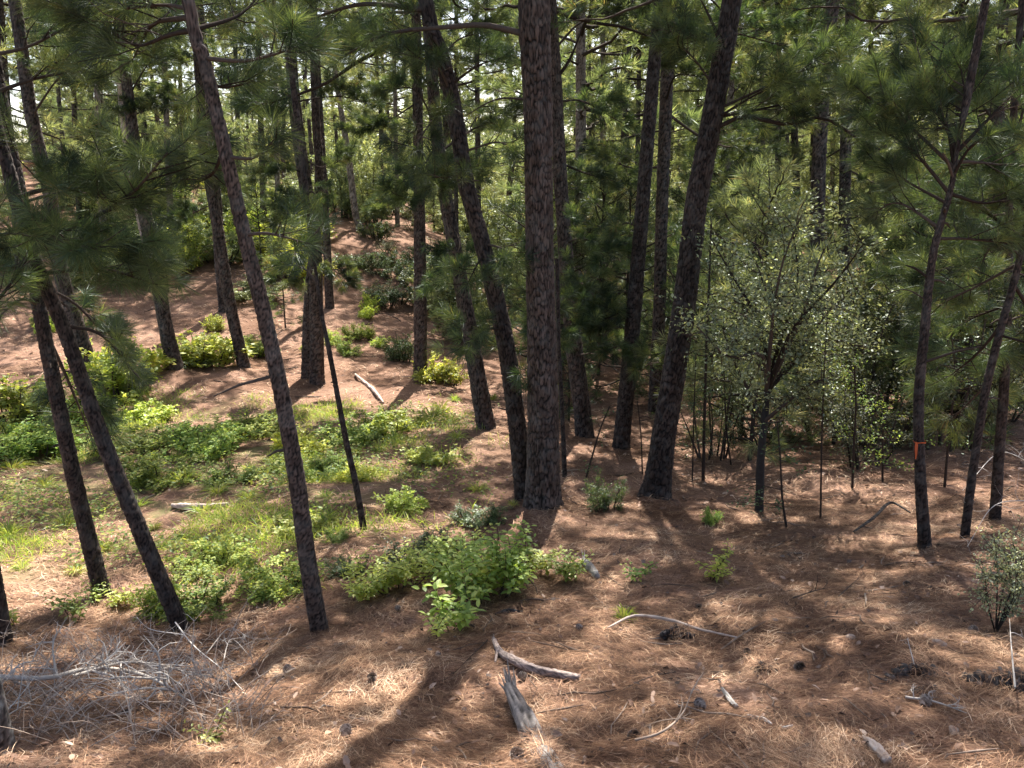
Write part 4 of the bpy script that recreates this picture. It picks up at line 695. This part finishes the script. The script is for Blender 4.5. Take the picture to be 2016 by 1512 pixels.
for i, (u, v, w, h) in enumerate(GT):
    w *= 1.25; h *= 1.25
    q = G(u, v); d0 = np.linalg.norm(q); o = link('grass_tuft', GR[i % 4], None, q); o.rotation_euler = (0, 0, i*1.3); o.scale = (w/F*d0/1.3, w/F*d0/1.3, h/F*d0/.85)
    tag(o, ('yellow green grass tuft '+WH[i]) if i in WH else 'yellow green grass tuft on the valley floor', 'grass tuft', 'grass tufts of the valley')
    if i not in WH: gts.append(o)
relabel(gts, 'yellow green grass tuft', LMG)
# ground cover of the valley
def cover():
    r = np.random.default_rng(31); n = 130000; y = 6+12*r.random(n); x = -9+11*r.random(n)*1.0-(y-6)*.25; m = moss(x, y)*(np.clip(vnoise(x*1.1, y*1.1, 41)*4+.15, 0, 1)); k = r.random(n) < m; x, y = x[k], y[k]; n = len(x)
    p = np.stack([x, y, gz(x, y)], 1); d = norm(np.stack([r.normal(0, .6, n), r.normal(0, .6, n), np.ones(n)], 1)); mb = MB(); kites(mb, p, d, .12+.2*r.random(n), .009, r, droop=.3)
    tag(link('grass', mb.mesh('grass', M['grass'])), 'thin short grass over the shaded valley floor', 'grass', kind='stuff')
    n = 70000; y = 6+12*r.random(n); x = -9+12*r.random(n)-(y-6)*.25; m = moss(x, y)*np.clip(vnoise(x*.9, y*.9, 44)*4.5-.1, 0, 1); k = r.random(n) < m; x, y = x[k], y[k]; n = len(x); p = np.stack([x, y, gz(x, y)+.03+.15*r.random(n)], 1); mb = MB()
    leaves(mb, p, r.normal(0, 1, (n, 3))*[1, 1, .3], r.normal(0, .3, (n, 3))+[0, 0, 1], .035+.04*r.random(n), r, simple=True); tag(link('ground_cover', mb.mesh('ground_cover', M['leaf'])), 'low leafy weeds covering the valley floor', 'ground cover', kind='stuff')
cover()

# ------------------------------------------------------------------ dead wood, cones, stones
def twiggy(bk, c, r0, r, n, depth=0, L=.3, up=.1, r1=.25):
    tube(bk, c, np.linspace(r0, r0*r1, len(c)), 6 if depth == 0 else 4, r.random(), rough=.05, rng=r)
    if depth > 2: return
    for k in range(n):
        i = r.integers(1, len(c)-1); t = norm((c[i+1]-c[i])[None])[0]; d = norm((t*.6+r.normal(0, .6, 3)+[0, 0, up])[None])[0]; l = L*(.4+.8*r.random()); e = c[i]+d*l
        cc = spline(np.array([c[i], (c[i]+e)/2+r.normal(0, .09*l, 3), e+[0, 0, -.04*l]]), 7); 
        g = gz(cc[:, 0], cc[:, 1]); cc[:, 2] = np.maximum(cc[:, 2], g+.004); twiggy(bk, cc, r0*(.5 if depth == 0 else .55), r, max(2, n//4), depth+1, L*.5, up)
def GP(u, v, lift=0):
    q = G(u, v); q[2] += lift; return q
def deadwood(name, segs, label, cat, mt, seed, n=8, L=.2, up=.1, r1=.25):
    r = np.random.default_rng(seed); b = GP(*segs[0][0][0][:2]); root = thing(name, b, label, cat); bk = MB()
    for pth, r0, nn in segs:
        pp = np.array([GP(a[0], a[1])+[0, 0, (a[2] if len(a) > 2 else .02)] for a in pth]); c = spline(pp, 18); c[:, 2] = np.maximum(c[:, 2], gz(c[:, 0], c[:, 1])+r0*.3); twiggy(bk, c, r0, r, nn, 0, L, up, r1)
    return link(name+'_wood' if False else 'limbs', bk.mesh('limbs', M[mt], b), root)
deadwood('dead_branch', [([(-10,1368,.12),(100,1375,.14),(190,1362,.16),(290,1368,.12),(385,1410,.05)],.018,16),([(150,1372,.14),(260,1350,.17),(380,1362,.13),(450,1372,.08)],.011,14),([(190,1370,.16),(240,1378,.13),(262,1430,.05)],.0075,8),([(-10,1440,.03),(80,1405,.08),(160,1372,.13)],.006,8)], 'bleached fallen branch with a thick pale stem and grey twigs at lower left', 'fallen branch', 'pale_twig', 3, L=.32, up=.25)
deadwood('dead_branch', [([(350,1265,.16),(385,1310,.15),(440,1350,.12),(480,1375,.05)],.006,9),([(410,1325,.14),(455,1275,.16),(500,1290,.12),(560,1285,.1)],.005,6),([(365,1285,.15),(300,1275,.15),(270,1240,.12)],.004,3),([(440,1350,.12),(460,1310,.2),(500,1330,.1)],.004,5)], 'thin pale forked branch leaning past the foot of the dark based pine', 'fallen branch', 'pale_twig', 4, L=.18)
def tangle():
    r = np.random.default_rng(6); b = GP(200, 1400); root = thing('dead_bush', b, 'low tangle of fine dead twigs and dry stalks in the lower left', 'dead bush'); bk = MB()
    for k in range(380):
        u, v = r.uniform(-60, 510), r.uniform(1265, 1475); q = GP(u, v); az = r.random()*6.28; d = np.array([math.cos(az)*.8, math.sin(az)*.5, .25+.7*r.random()]); l = .12+.42*r.random()**1.4; e = q+d*l; c = spline(np.array([q, (q+e)/2+[0, 0, .06*l]+r.normal(0, .02, 3), e-[0, 0, .08*l]]), 7); tube(bk, c, np.linspace(.0028, .001, 7), 4, r.random(), cap=False)
        for j in range(5):
            i = r.integers(2, 6); e2 = c[i]+norm(r.standard_normal((1, 3))+d)[0]*l*.35*r.random(); tube(bk, np.array([c[i], (c[i]+e2)/2+r.normal(0, .006, 3), e2]), [.0016, .0012, .0008], 3, r.random(), cap=False)
    link('twigs', bk.mesh('twigs', M['dead_twig'], b), root)
M['dead_twig'] = simple_mat('dry_stalk', [(0, (.14, .10, .075)), (.5, (.36, .28, .22)), (1, (.62, .54, .46))], .85, 10, .2)
tangle()
def log(path, radii, label, mt, name='fallen_log', splinter=0, seed=0, stub=None, plate=(.03, .05), rug=.0, cover_n=0, cover_from=.3):
    r = np.random.default_rng(seed); pp = np.array([GP(a[0], a[1])+[0, 0, a[2]] for a in path]); pp[:, 2] -= .018*(mt == 'char_log'); b = pp[0].copy(); root = thing(name, b, label, 'fallen log'); cover_n = cover_n or (160 if mt == 'char_log' else 0)
    n = 70; c = spline(np.column_stack([pp, radii]), n); rr = c[:, 3]; c = c[:, :3]; ns = 28; t = norm(np.gradient(c, axis=0)); bb = norm(np.cross(t, [0, 0, 1.])); ee = np.cross(t, bb); th = np.linspace(0, 2*np.pi, ns, endpoint=False); s = np.concatenate([[0], np.cumsum(np.linalg.norm(np.diff(c, axis=0), axis=1))])
    A, B = np.meshgrid(th/(2*np.pi)*8, s/plate[1]); ed, cid = cells(np.mod(A+.4*vnoise(A, B, seed), 8), B+.5*vnoise(A, B*.7, seed+1), 8, seed); crack = np.clip(1-ed/.25, 0, 1)
    R2 = rr[:, None]*(1-.22*crack+.14*(cid-.5)+.35*vnoise(A*1.2, B*.25, seed+3)+rug*(vnoise(A*1.1, B*1.3, seed+4)+.7*vnoise(A*2.7, B*3.1, seed+6))); v = c[:, None]+R2[..., None]*(np.cos(th)[None, :, None]*bb[:, None]+np.sin(th)[None, :, None]*ee[:, None]); mb = MB(); i = np.arange(n-1)[:, None]*ns; j = np.arange(ns)[None]; k = (j+1) % ns
    f = np.stack([i+j, i+k, i+ns+k, i+ns+j], -1).reshape(-1, 4); caps = [np.arange(ns)[None, ::-1], np.arange(ns)[None]+(n-1)*ns]
    me = col_mesh('wood', v.reshape(-1, 3)-b, [f]+caps, M[mt], {'crack': crack.ravel(), 'rnd': cid.ravel()}, False); link('wood', me, root)
    if splinter:
        mb = MB(); d0 = -t[0]
        for q in range(splinter):
            a = r.random()*6.28; o = c[2]+(bb[0]*math.cos(a)+ee[0]*math.sin(a))*rr[0]*.75*r.random()**.3; l = (.05+.2*r.random()**2)*rr[0]/.04; d = norm((d0+[0, 0, .35]+r.normal(0, .16, 3))[None])[0]; tube(mb, np.array([o, o+d*l*.5, o+d*l]), [rr[0]*.28, rr[0]*.17, .001], 5, r.random(), rough=.15, rng=r)
        link('splinters', mb.mesh('splinters', M[mt], b), root)
    if cover_n:
        mb = MB(); m = cover_n; q = (cover_from+(1-cover_from)*r.random(m))*(n-2); i = q.astype(int); off = r.uniform(-1, 1, m); o = c[i]+bb[i]*(off*rr[i])[:, None]; o[:, 2] += np.sqrt(np.maximum(0, 1-off**2))*rr[i]*1.05+.004+.012*r.random(m); az = r.random(m)*6.28; d = np.stack([np.cos(az), np.sin(az), r.normal(-.05, .15, m)], 1)
        kites(mb, o-d*.06, d, .14*(.5+r.random(m)), .0028, r, droop=.1, side=norm(np.cross([0, 0, 1.], d)), mid=.5); tag(link('pine_straw', mb.mesh('pine_straw', M['litter'])), 'fallen needles lying over a half buried piece of dead wood', 'pine straw', kind='stuff')
    if stub:
        mb = MB(); q = np.array([c[stub[0]], *[GP(a[0], a[1])+[0, 0, a[2]] for a in stub[1]]]); tube(mb, spline(q, 8), np.linspace(rr[stub[0]]*.6, rr[stub[0]]*.3, 8), 8, .4, rough=.08, rng=r); link('stub', mb.mesh('stub', M[mt], b), root)
    return root
log([(1003,1392,.10),(1028,1430,.06),(1058,1480,.015),(1095,1530,-.01),(1140,1600,-.05)], [.033,.044,.052,.058,.06], 'weathered grey splintered log half buried in straw at bottom centre', 'grey_log', splinter=26, seed=3, plate=(.02,.45), rug=.25, cover_n=800, cover_from=.4)
log([(972,1272,.05),(985,1298,.05),(1010,1312,.03),(1060,1328,.025),(1140,1350,.02)], [.014,.022,.026,.027,.022], 'short barked pine branch with a broken fork lying right of the splintered log tip', 'bark_pale', name='fallen_branch', splinter=4, seed=5, stub=(14,[(975,1310,.02)]), plate=(.02,.04))
log([(1195,1243,.02),(1250,1232,.06),(1320,1240,.07),(1370,1255,.05),(1450,1268,.02)], [.006,.010,.011,.009,.005], 'long thin curved bare stick arching over straw right of centre', 'bark_bare', name='fallen_branch', seed=6)
log([(1300,1262,.04),(1325,1262,.06),(1350,1258,.05),(1362,1268,.03)], [.02,.035,.033,.02], 'black rotten wood knot under the curved stick', 'char_log', name='wood_chunk', splinter=6, seed=8, rug=1.3, plate=(.02,.03))
log([(1750,1340,.01),(1790,1335,.03),(1830,1342,.02),(1868,1352,.01)], [.03,.04,.042,.03], 'charred broken log piece at lower right', 'char_log', seed=9, splinter=5, rug=1.1, plate=(.02,.03))
log([(1800,1368,.01),(1825,1372,.03),(1850,1380,.01)], [.02,.03,.02], 'small charred wood lump just below the charred broken log piece', 'char_log', name='wood_chunk', seed=29, rug=1.2, plate=(.02,.03))
log([(1900,1340,.01),(1940,1348,.02),(1990,1358,.03),(2050,1365,.03)], [.035,.045,.06,.06], 'black charred log end cut by the right photo edge', 'char_log', seed=10, rug=1.0, plate=(.015,.02))
log([(340,1002,.03),(390,1008,.06),(450,1000,.04)], [.03,.05,.03], 'dark rotten log lying on the valley floor', 'bark_bare', seed=11)
log([(1478,1318,.01),(1500,1320,.03),(1528,1322,.01)], [.012,.025,.02], 'small dark wood lump on straw at lower right', 'char_log', name='wood_chunk', seed=12, rug=1.2, plate=(.02,.03))
log([(1420,1370,.03),(1436,1385,.02),(1450,1395,.01)], [.008,.012,.01], 'short wood chip standing in the lower straw', 'grey_wood', name='wood_chunk', seed=13)
log([(1700,1465,.02),(1720,1490,.02),(1745,1520,.01)], [.012,.022,.018], 'pale flat bark piece near the bottom right', 'bark_bare', name='wood_chunk', seed=14)
log([(975,1213,.01),(1000,1211,.02),(1030,1212,.01)], [.008,.018,.008], 'dark bark chip on straw below the leafy patch', 'char', name='wood_chunk', seed=15)
log([(1148,1108,.01),(1160,1125,.04),(1175,1140,.02)], [.03,.04,.03], 'small pale broken stump right of the foreground leaf patch', 'grey_wood', name='stump', seed=16, splinter=6)
log([(1535,1436,.01),(1543,1445,.03),(1560,1442,.03)], [.004,.006,.003], 'small white bent stick in the bottom straw', 'pale_twig', name='stick', seed=17)
log([(1470,1415,.02),(1500,1430,.02),(1518,1440,.02)], [.004,.007,.005], 'pale short stick in the bright straw at bottom right', 'pale_twig', name='stick', seed=18)
log([(700,745,.03),(735,775,.05),(755,795,.03)], [.03,.04,.02], 'fallen branch on the slope above the valley row of bushes', 'bark_bare', name='fallen_branch', seed=19)
log([(1680,1052,.02),(1720,1035,.1),(1750,1015,.16),(1790,1025,.1)], [.01,.018,.014,.008], 'dark arched dead branch left of the ribbon pine', 'char', name='fallen_branch', seed=20)
deadwood('dead_branch', [([(1560,1185,.03),(1620,1170,.04),(1680,1165,.03)],.006,4),([(1650,1180,.02),(1700,1150,.08)],.004,3)], 'small brown branch lying on the right slope', 'fallen branch', 'twig', 9, L=.12)
deadwood('dead_branch', [([(1330,1330,.02),(1270,1350,.04),(1170,1400,.03)],.004,4)], 'thin crooked twig on straw right of the barked branch', 'fallen branch', 'twig', 10, L=.1)
deadwood('dead_branch', [([(1250,1470,.03),(1300,1465,.05),(1340,1440,.07),(1360,1400,.1)],.007,6)], 'forked dry twig near the bottom centre right', 'fallen branch', 'dead_twig', 11, L=.14)
deadwood('dead_branch', [([(1780,1390,.05),(1840,1400,.04),(1900,1420,.03)],.007,5),([(1800,1330,.04),(1780,1300,.12)],.004,2),([(1990,1400,.1),(1980,1330,.16),(1975,1290,.2)],.005,1)], 'grey twigs lying over the charred log pieces', 'fallen branch', 'pale_twig', 12, L=.12)
deadwood('dead_branch', [([(2030,960,.3),(1960,940,.35),(1890,1000,.2)],.006,8),([(2030,1040,.3),(1950,1050,.3),(1900,1100,.1)],.005,6)], 'pale dead twigs hanging at the right edge among thin trunks', 'fallen branch', 'pale_twig', 14, L=.35, up=.3)
deadwood('dead_branch', [([(800,560,.1),(740,575,.25),(690,560,.1)],.02,8)], 'tangled brush lying on the upper bare slope', 'fallen branch', 'twig', 15, L=.8)
deadwood('dead_branch', [([(960,1270,.03),(930,1300,.03),(890,1340,.02),(870,1345,.01)],.005,4)], 'dark twig beside the fork of the barked branch', 'fallen branch', 'twig', 16, L=.1)
def sticks_stuff():
    r = np.random.default_rng(55); mb = MB()
    for k in range(420):
        y = 2.4*(30/2.4)**r.random(); x = r.uniform(-1, 1)*(1+y*.72); az = r.random()*6.28; l = (.04+.12*r.random())*(1+y*.08); c = np.array([[x+math.cos(az)*l*t, y+math.sin(az)*l*t, 0] for t in (-1, -.3, .4, 1)]); c[1:3, :2] += r.normal(0, .08*l, (2, 2)); c[:, 2] = gz(c[:, 0], c[:, 1])+.012+r.random()*.02; tube(mb, c, np.array([.5, 1, .9, .4])*(.0022+.0006*y)*(.5+r.random()), 5, r.random())
    tag(link('twig_litter', mb.mesh('twig_litter', M['flake_twig'])), 'small broken twigs strewn through the pine straw', 'twig litter', kind='stuff')
sticks_stuff()
def cone_mesh(seed):
    r = np.random.default_rng(seed); core, sc = MB(), MB(); n = 84
    k = np.arange(n); f = (k+.5)/n; az = k*2.39996; rad = .030*np.sin(np.pi*np.clip(.12+.84*f, 0, 1))**.7; z = f*.075; d = np.stack([np.cos(az), np.sin(az), .35+.7*f], 1)
    p = np.stack([np.cos(az)*rad*.35, np.sin(az)*rad*.35, z], 1); leaves(sc, p, d, np.tile([0, 0, 1.], (n, 1))+d*.1, rad*.9+.004, r, width=1.9, a=r.random(n))
    p2 = p+norm(d)*(rad*.9)[:, None]; kites(sc, p2, norm(d), .007, .006, r, a=np.ones(n))
    tube(core, np.array([(0, 0, 0), (0, 0, .02), (0, 0, .05), (0, 0, .074)]), [.008, .014, .012, .004], 8, .1); return core.mesh('cone_core', M['char']), sc.mesh('cone_scales', M['cone'])
CM = [cone_mesh(i) for i in range(2)]
CON = [(1018,1498,1.1,'open pine cone at the very bottom left of the splintered log'),(1018,1345,.9,'pine cone beside the tip of the splintered log'),(1385,1403,1.,'pine cone left of the standing wood chip'),(1582,1324,.95,'pine cone right of the small dark wood lump'),(1370,1200,.8,'dark pine cone on the shaded slope right of centre'),
 (1815,1398,1.,'pine cone under the charred log piece'),(1146,1247,.8,'small dark cone on straw above the barked branch'),(1255,1450,1.,'pine cone near the forked dry twig'),(725,1340,.9,'pine cone in the shaded hollow left of the barked branch'),(560,1330,.9,'grey cone right of the dead branch tips'),
 (790,1210,.8,'small dark cone left of the nearest leafy plant'),(1470,1285,.8,'cone just beyond the right end of the curved stick'),(1905,1250,.85,'cone by the wiry stems of the right edge shrub'),(680,1465,1.,'dark cone near the bottom left of centre'),(1790,1160,.8,'cone on the slope below the ribbon pine')]
for i, (u, v, s, lb) in enumerate(CON):
    q = GP(u, v, .02); o = thing('pine_cone', q, lb, 'pine cone', 'pine cones on the straw', 0, s*.82); o.rotation_euler = (R(60+i*13 % 50), R(i*37 % 40), i*1.7)
    for nm, dm in zip(('core', 'scales'), CM[i % 2]): link(nm, dm, o)
def stone(u, v, s, label, seed):
    r = np.random.default_rng(seed); import bmesh; bm = bmesh.new(); bmesh.ops.create_icosphere(bm, subdivisions=3, radius=1)
    ax = norm(r.standard_normal((9, 3)))
    for w in bm.verts:
        c = np.array(w.co); c = c*(1+.1*math.sin(c[0]*3+seed)); 
        for a in ax:
            h = c@a
            if h > .66: c = c-a*(h-.66)*.9
        w.co = Vector(c*[s, s*.8, s*.6])
    me = bpy.data.meshes.new('stone'); bm.to_mesh(me); bm.free(); me.materials.append(M['stone']); o = link('stone', me, None, GP(u, v, s*.25)); o.rotation_euler = (0, 0, seed); tag(o, label, 'stone')
stone(1672, 1266, .035, 'pale angular stone lying on straw at right', 3); stone(1875, 1450, .03, 'rounded brownish stone near the bottom right', 4); stone(862, 1290, .028, 'small pink stone in straw left of the barked branch', 5)
stone(1845, 1275, .045, 'flat light stone on the slope at right', 6); stone(1170, 1400, .02, 'small whitish stone right of the splintered log', 7); stone(690, 1370, .03, 'pale stone in the sunlit streak at lower left of centre', 8)
def ribbon():
    q = P(1806, 870, 6.6); r0 = .052; root = thing('marker_ribbon', q, 'orange plastic ribbon tied around the young pine at right with a hanging tail', 'ribbon'); mb = MB(); th = np.linspace(0, 2*np.pi, 25); c = P(1810, 872, 6.6)-q
    v = np.array([[c[0]+math.cos(t)*r0, c[1]+math.sin(t)*r0, h+.005*math.sin(t*3)] for h in (.0, .010) for t in th]); i = np.arange(24); mb.add(v, np.stack([i, i+1, i+26, i+25], 1), .5); link('band', mb.mesh('band', M['ribbon']), root); mb = MB(); n = 14; s = np.linspace(0, 1, n)
    a = np.stack([c[0]-r0*.95-.004*np.sin(s*5), c[1]-.03-.02*s, .01-s*.15], 1); a2 = a+np.stack([.024*np.cos(s*1.5), -.012*np.sin(s*2), 0*s], 1); i = np.arange(n-1); 
    for k in (0, 1): mb.add(np.vstack([a, a2])+[0, k*.003, 0], np.stack([i, i+1, i+n+1, i+n], 1), .4)
    link('tail', mb.mesh('tail', M['ribbon']), root)
ribbon()
# bare wood strip pine: a pale split stem leaning on it
pine([(341,724,10),(317,625,12),(296,520,15),(268,390,15),(246,260,14),(236,165,11)], 18.75, 'pale barkless dead trunk leaning on the slope pine at left', 'bark_bare', name='dead_pine', crown=None, top=7.4, stubs=3, stop=True, cat='dead tree')
# brick building on the ridge
def building():
    Y = 62; a = P(28, 316, Y); b = P(116, 316, Y); z0 = gz(a[0], Y)[0]-1; zt = a[2]; root = thing('brick_building', ((a[0]+b[0])/2, Y, z0), 'orange brick building glimpsed between trees at the left on the ridge', 'building'); import bmesh
    def box(nm, x0, x1, y0, y1, za, zb, m):
        bm = bmesh.new(); vs = [bm.verts.new((x, y, z)) for x in (x0, x1) for y in (y0, y1) for z in (za, zb)]; [bm.faces.new([vs[i] for i in f]) for f in ((0,1,3,2),(4,6,7,5),(0,4,5,1),(2,3,7,6),(0,2,6,4),(1,5,7,3))]; bmesh.ops.recalc_face_normals(bm, faces=bm.faces); me = bpy.data.meshes.new(nm); bm.to_mesh(me); bm.free(); me.materials.append(m); return link(nm, me, root)
    m, t, N, Lk = mat('orange_brick'); tc = N('TexCoord'); br = N('TexBrick', Scale=2.2); br.inputs[1].default_value = (.5, .19, .12, 1); br.inputs[2].default_value = (.6, .25, .16, 1); br.inputs[3].default_value = (.55, .42, .36, 1); mp = N('Mapping'); mp.inputs['Rotation'].default_value = (R(90), 0, 0); Lk(tc.outputs['Object'], mp.inputs[0]); Lk(mp.outputs[0], br.inputs[0]); p = N('BsdfPrincipled', Roughness=.9); Lk(br.outputs[0], p.inputs[0]); o = N('OutputMaterial'); Lk(p.outputs[0], o.inputs[0])
    w = (b[0]-a[0])/2; box('wall', -w, w, 0, 9, 0, zt-z0-.15, m); box('roof', -w-.15, w+.15, -.15, 9.15, zt-z0-.147, zt-z0+.03, M['stone'])
building()
print('objects', len(S.objects))
